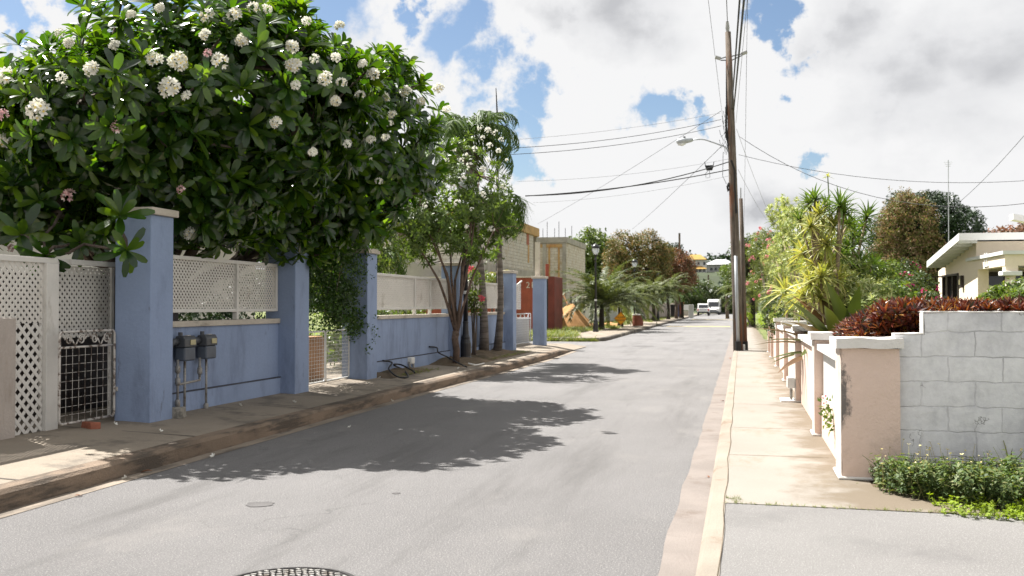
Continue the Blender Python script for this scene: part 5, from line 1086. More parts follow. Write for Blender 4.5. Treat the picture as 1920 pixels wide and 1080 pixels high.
MB().tube([QP(1396.3, 640, .28), QP(1397, 657, .28)], .1, 8).build('base_sleeve', 'rubber', t); MB().tube([QP(1394, 646, .05), QP(1394, 657, .05)], .05, 8).build('base_cap', 'plast_w', t)
t = thing('street_lamp', 'grey cobra-head street lamp on an arm from the wooden pole', 'street lamp', QP(1368, 290)); t['group'] = 'street lamps on the wooden pole'; del t['group']
MB().tube([QP(1368, 300), QP(1366, 285), QP(1361, 276), QP(1340, 268), QP(1322, 262), QP(1314, 261), QP(1298, 262)], .022, 8).build('arm', 'steel', t, smooth=True)
a, b_ = QP(1299, 262), QP(1268, 266); MB().tube([a, a.lerp(b_, .15), a.lerp(b_, .5), a.lerp(b_, .9), b_], [.05, .075, .1, .09, .03], 10).build('head', 'steel', t, smooth=True)
MB().tube([QP(1285, 268.5), QP(1279, 270), QP(1271, 270)], [.04, .07, .04], 10).build('lens', 'plast_w', t, smooth=True); MB().tube([QP(1283, 262), QP(1283, 256)], .035, 8).build('photocell', 'rubber', t)
q = P(1405, 600, .1); fp = Q(1405, 464, 92)
t = thing('utility_pole', 'distant wooden pole with a crossarm above the right-hand trees', 'pole', (fp.x, fp.y, .1)); MB().tube([(fp.x, fp.y, .1), fp], .11, 6).build('shaft', 'wood', t); MB().bar(fp+Vector((-.6, 0, -.1)), fp+Vector((.6, 0, -.1)), .1, .1).build('crossarm', 'wood', t)
def cable(a, b_, lb, r=.012, sag=.2, mat='cable', grp=None):
    pts = [a.lerp(b_, k/16)-Vector((0, 0, sag*4*(k/16)*(1-k/16))) for k in range(17)]
    o = MB().tube(pts, r*.75, 5).build('cable', mat, smooth=True); return tag(o, lb, 'cable', grp)
def over(u0, v0, u1, v1, lb, r=.012, z0=0, z1=11., mat='cable'):       # from the pole over the camera's head and on behind it
    a = QP(u0, v0, z0); b_ = Q(u1, v1, z1); cable(a, a+(b_-a)*1.75, lb, r, .0, mat)
over(1364, 41, 1360, -60, 'overhead cable rising from the very top of the wooden pole', .017, 0, 26)
over(1341, 107, 1328, 0, 'overhead cable from the left insulator passing above the street', .008, 0, 25)
over(1400, 97, 1402, 0, 'overhead cable from the right insulator passing above the street', .008, 0, 25)
over(1372, 205, 1387, 0, 'left thick cable of the pair running up past the pole', .026, 0, 18)
over(1376, 205, 1395, 0, 'right thick cable of the pair running up past the pole', .03, 0, 17.5)
over(1380, 230, 1401, 0, 'thin cable just right of the thick pair', .008, 0, 20, 'cableg')
cable(QP(1341, 107), Q(1357, 232, 60), 'cable running from the left insulator down the street', .01, .1)
cable(QP(1400, 97), fp+Vector((-.5, 0, 0)), 'vertical-looking cable from the right insulator to the distant pole', .01, .1)
L = lambda u, v, zc: Q(u, v, zc)
cable(QP(1352, 224), L(950, 278, 27), 'upper of the two close cables crossing left above the lamp', .011, .15)
cable(QP(1352, 236), L(950, 290, 27), 'lower of the two close cables crossing left above the lamp', .011, .15)
cable(QP(1350, 212), L(960, 262, 30), 'faint thin cable above the close pair on the left', .006, .1, 'cableg')
cable(QP(1352, 208), L(1008, 420, 62), 'cable slanting from the pole down to the unfinished building', .009, .1)
cable(QP(1355, 272), L(1185, 430, 90), 'steep cable from the pole down to the mango tree', .012, .1)
cable(QP(1368, 303), L(985, 367, 30), 'upper thick black cable carrying the junction box', .022, .25)
cable(QP(1368, 318), L(985, 367.5, 30), 'lower thick black cable beneath the junction box', .022, .12)
cable(QP(1366, 298), L(970, 340, 32), 'faint cable just above the thick black pair', .006, .15, 'cableg')
cable(QP(1366, 330), L(1000, 380, 35), 'faint cable just below the thick black pair', .006, .15, 'cableg')
jb = QP(1330, 315); t = thing('junction_box', 'black cable junction box hanging from the thick cable', 'junction box', jb)
MB().extr([(jb.x-.14, jb.z+.08), (jb.x-.09, jb.z-.07), (jb.x+.09, jb.z-.07), (jb.x+.14, jb.z+.08)], 1, jb.y-.08, jb.y+.08).build('case', 'rubber', t, bevel=.01)
for sx in (-1, 1): MB().tube([jb+Vector((sx*.12, 0, .08)), jb+Vector((sx*.15, 0, .2))], .012, 5).build('hanger', 'iron', t)
MB().tube([jb+Vector((-.02, 0, -.06)), jb+Vector((-.12, 0, -.18)), jb+Vector((-.1, 0, -.32)), jb+Vector((.02, 0, -.3)), jb+Vector((.0, 0, -.08))], .008, 5).build('wire_loop', 'cable', t)
q1 = Q(1920, 368, 22); cable(QP(1385, 255), Q(1980, 373, 24), 'long sagging cable from the pole across to the cream house', .011, .95)
cable(QP(1385, 290), Q(1990, 333, 30), 'straighter cable from the pole running right above the garden', .010, .45)
cable(QP(1381, 242), Q(1452, 420, 60), 'steep thin cable right of the pole, upper one', .008, .2, 'cableg')
cable(QP(1384, 318), Q(1436, 410, 60), 'steep thin cable right of the pole, lower one', .008, .1, 'cableg')
cable(Q(1930, 243, 30), Q(1800, 378, 44), 'cable slanting down behind the garden at the right picture edge', .012, .1)
ma = Q(1778, 368, 40); t = thing('antenna', 'thin television antenna mast above the vine-covered tree', 'antenna', (ma.x, ma.y, 2)); MB().tube([(ma.x, ma.y, 2), Q(1778, 300, 40)], .018, 5).build('mast', 'steel', t)
a = Q(1778, 304, 40)
for k, w in enumerate((.16, .13, .1)): MB().tube([a+Vector((-w, 0, -.08*k)), a+Vector((w, 0, -.08*k))], .008, 4).build('element', 'steel', t)
ma = Q(933, 300, 32); tag(MB().tube([(ma.x, ma.y, .2), Q(933, 230, 32), Q(930, 165, 32)], [.06, .035, .012], 6).build('flagpole', 'iron'), 'tall thin dark mast behind the flowering tree top', 'mast')
# ================= manhole =================
mp = P(537, 1100, .004); t = thing('manhole_cover', 'round cast iron manhole cover at the bottom picture edge', 'manhole cover', mp)
MB()._lathe([(.40, 0.001), (.40, .008), (.385, .012), (.37, .012), (.37, .006)], (mp.x, mp.y), 40).build('frame', 'iron', t)
MB()._lathe([(.355, .001), (.355, .006)], (mp.x, mp.y), 40).build('lid', 'iron', t)
gr = MB()
for i in range(-8, 9):
    for j in range(-8, 9):
        x, y = i*.04+(.02 if j % 2 else 0), j*.04
        if x*x+y*y < .34**2: gr.bar((mp.x+x-.013, mp.y+y-.008*(1 if (i+j) % 2 else -1), .012), (mp.x+x+.013, mp.y+y+.008*(1 if (i+j) % 2 else -1), .012), .016, .007)
gr.build('tread', 'galv', t)
# ================= right boundary =================
XR = .79; XRW = .86
cu = [(1577, .81, .46, .5), (1527, XR, .42, .38), (1492, XR, .42, .38), (1470, XR, .4, .38), (1455, XR, .4, .36), (1445, XR, .4, .36), (1440, XR, .4, .36)]
lb = ['pink pier nearest the camera with a black mould stain down its edge', 'second pink pier of the right wall with a white road-facing side', 'third pink pier, with the blotchy white edge and meter niche at its foot',
      'fourth pink pier from the camera, narrow gap after it', 'fifth pink pier from the camera along the pavement', 'sixth pink pier from the camera', 'farthest pink pier next to the sloping driveway']
YR = []
def wob(o, s, sc=6, seed=0):
    for v in o.data.vertices: v.co += Vector((mnoise.noise(v.co*sc+Vector((seed, 0, 0))), mnoise.noise(v.co*sc+Vector((0, seed+9, 0))), mnoise.noise(v.co*sc+Vector((0, 0, seed+5)))))*s
def rbox(mb, x0, x1, y0, y1, z0, z1, st=.08):
    """box with gridded faces, for uneven hand-made edges"""
    def face(o, a, b, na, nb):
        o, a, b = map(Vector, (o, a, b)); V = [o+a*(i/na)+b*(j/nb) for j in range(nb+1) for i in range(na+1)]
        mb.add(V, [(j*(na+1)+i, j*(na+1)+i+1, (j+1)*(na+1)+i+1, (j+1)*(na+1)+i) for j in range(nb) for i in range(na)])
    dx, dy, dz = x1-x0, y1-y0, z1-z0; n = lambda d: max(1, int(d/st))
    face((x0, y0, z0), (dx, 0, 0), (0, 0, dz), n(dx), n(dz)); face((x1, y1, z0), (-dx, 0, 0), (0, 0, dz), n(dx), n(dz))
    face((x1, y0, z0), (0, dy, 0), (0, 0, dz), n(dy), n(dz)); face((x0, y1, z0), (0, -dy, 0), (0, 0, dz), n(dy), n(dz))
    face((x0, y0, z1), (dx, 0, 0), (0, dy, 0), n(dx), n(dy)); face((x0, y1, z0), (dx, 0, 0), (0, -dy, 0), n(dx), n(dy)); return mb
for i, (u, X, w, d) in enumerate(cu):
    y0 = YB(u, X); YR.append(y0); t = thing('masonry_pier', lb[i], 'pier', (X+w/2, y0+d/2, .1), 'pink piers along the right-hand pavement')
    zt = 1.19 if i == 0 else 1.16
    o = rbox(MB(), X, X+w, y0, y0+d, .05, zt, .06 if i < 3 else .2).build('shaft', 'pinkm' if i == 0 else 'pink', t); wob(o, .006, 5, i)
    o = rbox(MB(), X-.004, X-.001, y0+.005, y0+d-.005, .11, zt-.01, .1).build('whitish_side', 'whitep', t)  # road-facing face in a whiter, less pink tone than the shaft
    o = rbox(MB(), X-.045, X+w+.03, y0-.045, y0+d+.03, zt+.002, zt+.085, .04 if i < 3 else .3).build('cap', 'whitec', t, bevel=.006); wob(o, .009, 9, i)
    MB().box(X-.03, X+w+.02, y0-.025, y0+d, .1, .125).build('footing', 'whitec', t, bevel=.01)
def xu(u): return (u-960)/F*math.cos(TH)-math.sin(TH)
def rwall(lb, i, j, zt, slats=False):
    ya, yb = YR[i]+cu[i][3]+.003, YR[j]-.003; t = thing('garden_wall', lb, 'wall', (XRW+.07, (ya+yb)/2, .1), 'pink low walls between the piers')
    MB().box(XRW, XRW+.15, ya, yb, .05, .55 if slats else zt-.07).build('wall', 'pink', t)
    pass
    if slats:
        n = int((yb-ya)/.085)
        for k in range(n): y = ya+(k+.5)*(yb-ya)/n; MB().box(XRW+.02, XRW+.06, y-.034, y+.034, .551, zt-.071).build('slat', 'plast_w', t)
    MB().box(XRW-.05, XRW+.2, ya, yb, zt-.069, zt).build('coping', 'whitec', t, bevel=.008)
rwall('low pink wall with white upright slats behind the nearest pier', 0, 1, 1.12, True); rwall('low pink wall between the second and third piers', 1, 2, 1.12)
rwall('low pink wall between the third and fourth piers', 2, 3, 1.1); rwall('low pink wall between the fourth and fifth piers', 3, 4, 1.08); rwall('low pink wall between the fifth and sixth piers', 4, 5, 1.08); rwall('low pink wall beside the farthest pier', 5, 6, 1.06)
t = thing('water_meter', 'small white meter box in a niche at the foot of the third pier', 'meter box', (XR-.1, YR[2]+.25, .1)); MB().box(XR-.12, XR-.01, YR[2]+.1, YR[2]+.4, .3, .46).build('box', 'plast_w', t, bevel=.01)
for y in (.15, .33): MB().tube([(XR-.06, YR[2]+y, .3), (XR-.06, YR[2]+y, .1)], .018, 6).build('pipe', 'galv', t)
MB().box(XR-.22, XR-.0, YR[2]-.02, YR[2]+.5, .09, .125).build('pad', 'whitec', t, bevel=.01)
# grey block wall
yw = YR[0]+.07; x1 = PY(1677, 700, yw).x; xs = PY(1733, 600, yw).x; z1 = PY(1700, 628, yw).z; z2 = PY(1800, 587, yw).z
t = thing('block_wall', 'stepped grey-painted block wall behind the weeds', 'wall', (3.5, yw, .1))
mb = MB(); o = rbox(mb, x1-.0, xs, yw, yw+.15, .05, z1, .06); o = rbox(mb, xs, 7.5, yw, yw+.15, .05, z2, .06).build('wall', 'blockw', t); wob(o, .009, 6, 3)
for a, b_, z in ((x1, xs-.0, z1), (xs-.01, 7.5, z2)): oo = rbox(MB(), a, b_, yw-.004, yw+.155, z+.003, z+.014, .05).build('top_paint', 'whitec', t); wob(oo, .006, 11, 5)
oo = rbox(MB(), xs-.012, xs-.002, yw-.004, yw+.15, z1+.005, z2, .05).build('step_paint', 'whitec', t)
# weeds and ground cover
rg = np.random.default_rng(90)
def sprig(n, h, L, Wd, rs, flw=False):
    ps = []
    mbb = MB().tube([(0, 0, 0), (rs.uniform(-.03, .03), rs.uniform(-.03, .03), h*.5), (rs.uniform(-.06, .06), rs.uniform(-.06, .06), h)], [.003, .002, .0015], 3, False); ps.append((np.array(mbb.v), np.array(mbb.f)))
    for i in range(n): z = h*rs.uniform(.1, 1); ps.append(tf(card(L*rs.uniform(.7, 1.2), Wd), rotm(rs.uniform(-.4, .9), 0, rs.uniform(0, 6.3)), (0, 0, z)))
    return join(ps)
Tw = [sprig(26, h, .034, .016, rg) for h in (.12, .15, .18, .21, .24)]
def region(n, f, rs):
    out = []
    while len(out) < n:
        x, y = rs.uniform(.9, 7), rs.uniform(6.6, 8.85); p = f(x, y)
        if p > 0 and rs.random() < p: out.append((x, y, .1, p))
    return out
def f1(x, y):
    if y > yw-.02: return 0
    if x < 1.3 and y > YR[0]-.05: return 0
    lo = yw-1.1+.10*mnoise.noise(Vector((x*3, 0, 4))) ; lo += max(0, 1.6-x)*.8
    return 1 if y > lo and x > 1.05 else 0
pw_ = region(4200, f1, rg); Pw = np.array([(a, b_, .1) for a, b_, c, d in pw_]); sc = np.array([.55+.95*min(1, (yw-b_)/.5)*(.75+.5*mnoise.noise(Vector((a*2.5, b_*2.5, 0)))) for a, b_, c, d in pw_])
def inst_s(Ts, Pn, Sc, rs, tilt=.25):
    n = len(Pn); D = rs.normal(size=(n, 3))*tilt; D[:, 2] = 1; R = frames(D, rs.uniform(0, 6.3, n)); k = rs.integers(0, len(Ts), n); return [inst(Ts[i], R[k == i], Pn[k == i], Sc[k == i]) for i in range(len(Ts)) if (k == i).any()]
tag(npmesh('weeds', inst_s(Tw, Pw, np.clip(sc, .4, 1.5), rg), 'weed'), 'dense green weeds growing along the grey block wall', 'weeds', kind='stuff')
Tf = [join([(lambda m: (np.array(m.v), np.array(m.f)))(MB().tube([(0, 0, 0), (.01, 0, h)], .0015, 3, False)), tf(leaf(.013, .013, 0, 0, 1, (1, 1)), rotm(.4, 0, 1), (.01, 0, h)), tf(leaf(.012, .013, 0, 0, 1, (1, 1)), rotm(.4, 0, 3.5), (.01, 0, h))]) for h in (.2, .25, .3)]
sel = [p for p in pw_ if p[1] > yw-.75]; idx = rg.choice(len(sel), 420, replace=False); Pf = np.array([sel[i][:3] for i in idx])
tag(npmesh('weed_flowers', inst_s(Tf, Pf, rg.uniform(.75, 1.25, len(Pf)), rg, .15), leafmat('straw flower', [(.5, .42, .12), (.6, .55, .3), (.4, .3, .1)], .6, .1)), 'tiny straw-yellow flower heads standing over the weeds', 'flowers', kind='stuff')
def f2(x, y):
    hi = yw-1.0; lo = 7.32-.10*(x-1.5)+.05*mnoise.noise(Vector((x*4, 1, 4)))
    if x < 1.35: return 0
    return (1 if x > 2.0 else .25+.5*(x-1.3)) if lo < y < hi else 0
p2 = region(3600, f2, rg); P2 = np.array([(a, b_, .1) for a, b_, c, d in p2])
tag(npmesh('ground_cover', inst_s([sprig(10, h, .022, .017, rg) for h in (.03, .05, .07)], P2, rg.uniform(.8, 1.4, len(P2)), rg, .4), 'lime'), 'lime green creeping ground cover along the driveway edge', 'ground cover', kind='stuff')
Tg = [join([tf(leaf(rg.uniform(.04, .1), .006, .5, 0, 2, (1, .8, .1)), rotm(rg.uniform(.5, 1.4), 0, rg.uniform(0, 6.3)), (rg.uniform(-.02, .02), rg.uniform(-.02, .02), 0)) for _ in range(9)]) for _ in range(4)]
Pg = [(rg.uniform(-.12, 1.6), 7.49+rg.normal()*.015, .1) for _ in range(90)]+[(-.125+rg.uniform(0, .12), 7.5+rg.uniform(0, .25), .1) for _ in range(22)]
Pg += [(.93+rg.uniform(-.02, .02), rg.uniform(8, 33), .1) for _ in range(60)]
tag(npmesh('grass', inst_s(Tg, np.array(Pg), rg.uniform(.15, .5, len(Pg)), rg), 'grass'), 'short dry grass growing in the pavement seam', 'grass', kind='stuff')
# left and far grass
Pg = []
for _ in range(3500):
    x, y = rg.uniform(-10.5, -7.2), rg.uniform(42.6, 160)**1.0; y = 42.7+(y-42.6)*rg.random()**1.2
    if x < -8.1 or mnoise.noise(Vector((x, y*.25, 2))) > .1: Pg.append((x, y, .15))
for _ in range(500): Pg.append((rg.uniform(-12, -7.4), rg.uniform(42.6, 45.8), .15))
for _ in range(200): Pg.append((rg.uniform(-9, -6), 42.0+rg.uniform(-.1, .1), .01))
Tg2 = [join([tf(leaf(rg.uniform(.15, .35), .03, .5, 0, 2, (1, .8, .1)), rotm(rg.uniform(.5, 1.4), 0, rg.uniform(0, 6.3)), (rg.uniform(-.15, .15), rg.uniform(-.15, .15), 0)) for _ in range(12)]) for _ in range(4)]
tag(npmesh('grass', inst_s(Tg2, np.array(Pg), rg.uniform(.5, 1.1, len(Pg)), rg), 'grass'), 'green verge grass around the sand heap and far palms', 'grass', kind='stuff')
Pg = [(rg.uniform(-6.6, -6.0), rg.uniform(YB(900, -6.3), Yp[4]-.3), .2) for _ in range(500)]+[(rg.uniform(-6.7, -6.15), rg.uniform(Yp[2]+.8, YB(790, -6.7)), .2) for _ in range(130)]
tag(npmesh('grass', inst_s(Tg, np.array(Pg), rg.uniform(.3, .8, len(Pg)), rg), 'grass'), 'thin grass on the dirt bed under the palm trunks', 'grass', kind='stuff')
# fallen flowers, leaves
fl = npmesh('fallen_flower', [tf(flower(.05, rg), rotm(.3, .2, 0), (0, 0, .01))], 'petal'); pts = [(415, 761, 'below the left gas meter'), (450, 765, 'on the pavement right of the gas meters'), (552, 757, 'on the pavement in front of the gateway pillar'), (236, 898, 'alone in the left gutter, in the sun'), (655, 803, 'on the shaded asphalt near the kerb'), (712, 712, 'at the foot of the pillar by the creeper'), (735, 753, 'on the kerb edge beyond the gateway'), (860, 692, 'on the sunlit pavement strip'), (920, 700, 'in the gutter near the lamp'), (400, 857, 'in the gutter at the near edge of the tree shadow'), (300, 812, 'on the pavement in front of the nearest pillar'), (215, 803, 'beside the red brick'), (690, 722, 'in front of the open gateway'), (515, 800, 'on the shaded kerb'), (575, 779, 'second on the shaded kerb, farther along')]
for i, (u, v, w_) in enumerate(pts):
    z = .16 if P(u, v, .16).x < -5.4 else .006; q = P(u, v, z); q.z = (zl(q.x, q.y) if z > .1 else z)+.004
    o = fl if i == 0 else fl.copy()
    if i: COL.objects.link(o)
    o.location = q; o.scale = (.7,)*3; o.rotation_euler = (rg.uniform(0, .5), rg.uniform(0, .4), rg.uniform(0, 6)); tag(o, 'small white fallen flower '+w_, 'fallen flower', 'fallen white flowers under the tree')
lf = npmesh('fallen_leaf', [tf(leaf(.12, .05, .3, .4, 3, (.2, .9, 1, .2)), rotm(.1, 0, 0), (0, 0, .012))], 'dead'); 
lp_ = [((285, 885), .006, 'curled brown leaf in the left gutter', 1.0), ((140, 931), .006, 'small dry leaf in the left gutter near the picture edge', .6), ((1810, 921), .106, 'red-brown dead leaf in front of the weeds', .9), ((1822, 912), .14, 'curled tan leaf caught in the weeds', 1.2), ((1720, 920), .104, 'small red leaf at the tip of the weeds', .7), ((1351, 752), .01, 'brown leaf in the right gutter, nearer one', .7), ((1367, 672), .01, 'reddish leaf in the right gutter near the wooden pole', 1.1), ((1325, 893), .012, 'pale scrap on the right kerb edge', .4), ((412, 756), .01, 'unused', 0)]
for i, ((u, v), z, l, s) in enumerate(lp_):
    if not s: continue
    o = lf if i == 0 else lf.copy()
    if i: COL.objects.link(o)
    q = P(u, v, z); o.location = q; o.scale = (s, s, s); o.rotation_euler = (0, 0, rg.uniform(0, 6)); tag(o, l, 'fallen leaf')
tag(bpy.data.objects.new('x', None), 'x') if False else None
t = thing('young_plant', 'spiky seedling growing against the block wall at the right edge', 'plant', (PY(1893, 850, yw-.06).x, yw-.08, .1)); q = PY(1893, 860, yw-.08)
npmesh('leaves', [tf(leaf(.3, .02, .2, .1, 3, (1, .8, .5, .1)), rotm(a, 0, b_), (q.x, q.y, .22)) for a, b_ in ((1.3, 1.5), (1.1, -1.4), (.8, 1.6), (.7, -1.6), (1.4, .3), (1.0, 3))], 'weed', t)
t = thing('wall_plant', 'small plant with pink buds poking out of the slatted wall', 'plant', (XR, PX(1555, 770, XR+.03).y, .5)); q = PX(1553, 770, XR+.02)
npmesh('leaves', scatter([puff(9, .06, .055, .03, rg)], np.array([tuple(q+Vector((0, .05*k, .035*k-.07+.03*(k % 2)))) for k in range(-2, 4)]), rg.normal(size=(6, 3)), rg), 'bright', t)
npmesh('buds', scatter([puff(4, .02, .03, .02, rg)], np.array([tuple(q+Vector((-.02, .1, .12))), tuple(q+Vector((-.03, .0, .07)))]), rg.normal(size=(2, 3)), rg), 'pinkl', t)
t = thing('dry_plant', 'dry twiggy weed at the base of the third pier', 'plant', (XR+.1, YR[2]-.15, .1)); mb = MB()
for k in range(9): a = Vector((XR+.1, YR[2]-.12, .1)); mb.tube([a, a+Vector((rg.uniform(-.05, .1), rg.uniform(-.1, .0), .2)), a+Vector((rg.uniform(-.1, .2), rg.uniform(-.2, .05), rg.uniform(.35, .55)))], [.005, .003, .0015], 4)
mb.build('twigs', 'barkr', t); npmesh('leaves', scatter([puff(5, .03, .05, .015, rg)], np.array([(XR+.1, YR[2]-.16, .13), (XR+.13, YR[2]-.18, .17)]), rg.normal(size=(2, 3)), rg), 'bright', t)
# ================= garden on the right =================
def strapleaf_tpl(L, Wd, rs, dr=.25): return leaf(L, Wd, dr, .25, 4, (.6, .9, 1, .7, .05))
T_cro = [rosette(14, .115, .024, rg, 0, 80, .15, nn=2) for _ in range(6)]
def hedge_pts(n, x0, x1, y0, y1, zf, rs):
    Pn = []
    while len(Pn) < n:
        x, y = rs.uniform(x0, x1), rs.uniform(y0, y1); zt = zf(x, y); z = zt-abs(rs.normal())*.22
        if z > .4: Pn.append((x, y, z))
    Pn = np.array(Pn); D = rs.normal(size=Pn.shape)*.45+np.array([0, -.15, 1.]); return Pn, D
zfc = lambda x, y: (1.53 if x > 1.4 else 1.36+.42*(x-1.0))+.09*mnoise.noise(Vector((x*2.2, y*2.2, 6)))
Pn, D = hedge_pts(2600, 1.0, 2.35, yw+.4, 11.2, zfc, rg)
t = thing('croton_hedge', 'dense red and orange leaved hedge behind the nearest pink pier', 'hedge', (1.7, 10, .1)); npmesh('foliage', scatter(T_cro, Pn, D, rg), 'croton', t)
mb = MB(); [mb.tube([(x, y, .1), (x+.05, y, 1.2)], .012, 5) for x, y in rg.uniform((1.1, 9.2), (2.3, 11.), (40, 2))]; mb.build('stems', 'bark', t)
Pn, D = hedge_pts(600, 2.35, 5.2, yw+.45, 10.4, lambda x, y: 1.57+.10*mnoise.noise(Vector((x*3, y*2, 2))), rg)
t = thing('croton_hedge', 'darker reddish hedge with spiky tips behind the high part of the block wall', 'hedge', (3.5, 9.8, .1)); npmesh('foliage', scatter(T_cro, Pn, D, rg, .8, 1.2), 'crotd', t)
mb = MB(); [mb.tube([(x, y, .1), (x+.05, y, 1.3)], .012, 5) for x, y in rg.uniform((2.4, 9.3), (5.1, 10.2), (40, 2))]; mb.build('stems', 'bark', t)
# crinum-like clump
cb = Q(1550, 632, 14.6); t = thing('strap_leaf_plant', 'broad dark strap-leaved plant arching over the pink wall', 'plant', (cb.x, cb.y, .1)); ps = []
for i in range(44):
    az = i*2.399; el = math.radians(12+66*(i/44)); ps.append(tf(leaf(rg.uniform(1.05, 1.5), .23, .35, .3, 6, (.6, .85, 1, .95, .75, .45, .03)), rotm(el, 0, az), (cb.x+.22+rg.uniform(-.12, .12), cb.y+rg.uniform(-.2, .2), .75)))
npmesh('leaves', ps, 'crinum', t)
def _x(): pass
def head(n, L, Wd, rs): return rosette(n, L, Wd, rs, -25, 85, .3, (.7, 1, .9, .6, .05), 4, .15)
def dracaena(label, base, heads, mat, seed, L=.42, n=44, extra_mat=None):
    rs = np.random.default_rng(seed); base = Vector(base); t = thing('dracaena', label, 'plant', base); mb = MB(); H0 = [head(n, L, .035, rs) for _ in range(3)]
    for i, (u, v, zc, m2, s) in enumerate(heads):
        p = Q(u, v, zc); b = base; tp = Q(heads[0][0]+(base.x*0), heads[0][1], heads[0][2]); f = max(.18, min(.8, (p.z-.9)/(tp.z-.1))); m = base.lerp(tp, f) if i else base.lerp(tp, .6)
        if i == 0: mb.tube([b, b.lerp(tp, .5), tp], [.05, .036, .022], 7)
        else: mb.tube([m, m.lerp(p, .5)+Vector((0, 0, -.06)), p], [.026, .02, .018], 6)
        D = (p-m).normalized()+Vector((rs.uniform(-.2, .2), rs.uniform(-.2, .2), .5)); npmesh('leaf_head', scatter([H0[i % 3]], np.array([tuple(p)]), np.array([tuple(D)]), rs, s, s), m2, t)
    mb.build('stem', 'cane', t, smooth=True); return t
b1 = Q(1545, 632, 15.6)
dracaena('tall yellow-green dracaena rising highest over the pink wall', (b1.x, b1.y, .1), [(1528, 376, 15.6, 'dracg', .95), (1548, 388, 15.9, 'dracg', .8), (1518, 382, 15.8, 'dracg', .8), (1535, 405, 15.4, 'drac', 1.), (1500, 415, 15.8, 'dracg', .75), (1562, 425, 15.5, 'drac', 1.), (1520, 425, 15.2, 'drac', .9), (1530, 448, 15.8, 'drac', .9), (1550, 460, 15.1, 'drac', 1.), (1540, 520, 15, 'drac', 1.15), (1572, 525, 15.2, 'drac', 1.05), (1520, 530, 15.2, 'drac', 1.1), (1508, 475, 16.2, 'drac', .9), (1575, 480, 16, 'dracg', 1.), (1538, 560, 15.2, 'drac', 1.15), (1560, 575, 15.4, 'drac', 1.0), (1590, 545, 16, 'drac', 1.1), (1556, 500, 15.5, 'drac', 1.05), (1525, 495, 15.8, 'drac', 1.), (1508, 555, 16.5, 'drac', 1.2), (1590, 420, 16.2, 'dracg', .8)], 'drac', 101)
b1 = Q(1562, 632, 15.2)
dracaena('green-headed dracaena with a bare cane right of the tallest one', (b1.x, b1.y, .1), [(1574, 388, 15.2, 'dracg', 1.05), (1582, 400, 15.4, 'dracg', .9)], 'dracg', 102)
b1 = Q(1600, 630, 17); dracaena('dark green dracaena with many heads beside the vine-covered tree', (b1.x, b1.y, .1), [(1600, 440, 17, 'dracg', 1.1), (1612, 455, 17.4, 'dracg', 1.1), (1590, 462, 16.8, 'dracg', 1.), (1625, 408, 17.2, 'dracg', 1.1), (1620, 425, 17.4, 'dracg', .8), (1585, 500, 17, 'dracg', 1.1), (1610, 498, 17, 'dracg', 1.2), (1635, 500, 17.6, 'dracg', 1.), (1600, 530, 16.8, 'dracg', 1.)], 'dracg', 103)
b1 = Q(1470, 610, 29); dracaena('small green dracaena at the left of the garden clump', (b1.x, b1.y, .1), [(1463, 412, 29, 'dracg', 1.4), (1470, 455, 29, 'dracg', 1.4)], 'dracg', 104)
b1 = Q(1482, 610, 24); dracaena('low yellow dracaena head leaning over the pink wall', (b1.x, b1.y, .1), [(1472, 548, 23, 'drac', 1.75), (1482, 560, 24, 'drac', 1.4)], 'drac', 105)
t = thing('flower_stalk', 'tall thin stalk with a yellow flower head above the garden', 'plant', (Q(1552, 600, 16).x, Q(1552, 600, 16).y, .1)); MB().tube([(Q(1552, 600, 16).x, Q(1552, 600, 16).y, .1), Q(1556, 400, 16), Q(1552, 330, 16)], [.02, .012, .008], 5).build('stalk', 'stem', t); npmesh('flower', scatter([rosette(12, .12, .03, rg, -20, 80, .2, nn=2)], np.array([tuple(Q(1552, 331, 16))]), np.array([[0, 0, 1.]]), rg), 'drac', t)
T_in = [rosette(18, .13, .026, rg, -10, 80, .25, nn=2) for _ in range(5)]
bl = [(1475, 400, 17, .35), (1490, 420, 16.8, .35), (1468, 480, 17, .38), (1490, 470, 16.6, .4), (1515, 490, 16.6, .4), (1485, 520, 16.2, .36), (1530, 455, 16.6, .35), (1455, 500, 17, .22), (1505, 560, 16, .35), (1545, 490, 16.6, .35), (1560, 440, 17, .3), (1520, 425, 17.5, .35), (1580, 500, 17, .4), (1480, 590, 16.4, .3), (1555, 560, 16.4, .4)]
bl = [(u, v, max(z, 1.2/xu(u)), r*max(z, 1.2/xu(u))/z) for u, v, z, r in bl]
bush('song_of_india', 'pale yellow variegated shrub drooping over the far pink wall', 'shrub', [(tuple(Q(u, v, z)), (r, r*1.3, r*.9)) for u, v, z, r in bl], 1100, T_in, 'india', 106, inner=.3, stem='cane')
bush('variegated_shrub', 'variegated leafy shrub between the dracaenas and the red hedge', 'shrub', [(tuple(Q(u, v, z)), (r, r*1.2, r)) for u, v, z, r in ((1600, 560, 15.5, .4), (1625, 590, 14.5, .3), (1640, 560, 16, .35), (1665, 590, 15, .3))], 260, T_in, 'india', 107, inner=.3)
bush('garden_shrub', 'broad green and yellow leaves just above the red hedge', 'shrub', [(tuple(Q(u, v, z)), (r, r*1.1, r)) for u, v, z, r in ((1650, 545, 17, .35), (1680, 560, 16, .3), (1655, 520, 20, .4))], 200, T_gs, 'bright', 108)
bush('bougainvillea', 'magenta-flowered climber in front of the dark tree', 'shrub', [(tuple(Q(u, v, z)), (r, r, r*.8)) for u, v, z, r in ((1690, 545, 22, .5), (1718, 540, 23, .45), (1738, 562, 21, .25), (1695, 510, 25, .4))], 300, T_gs, 'green', 109, flowers=[([puff(8, .08, .07, .05, rg)], 'magenta', 26, 'flower')])
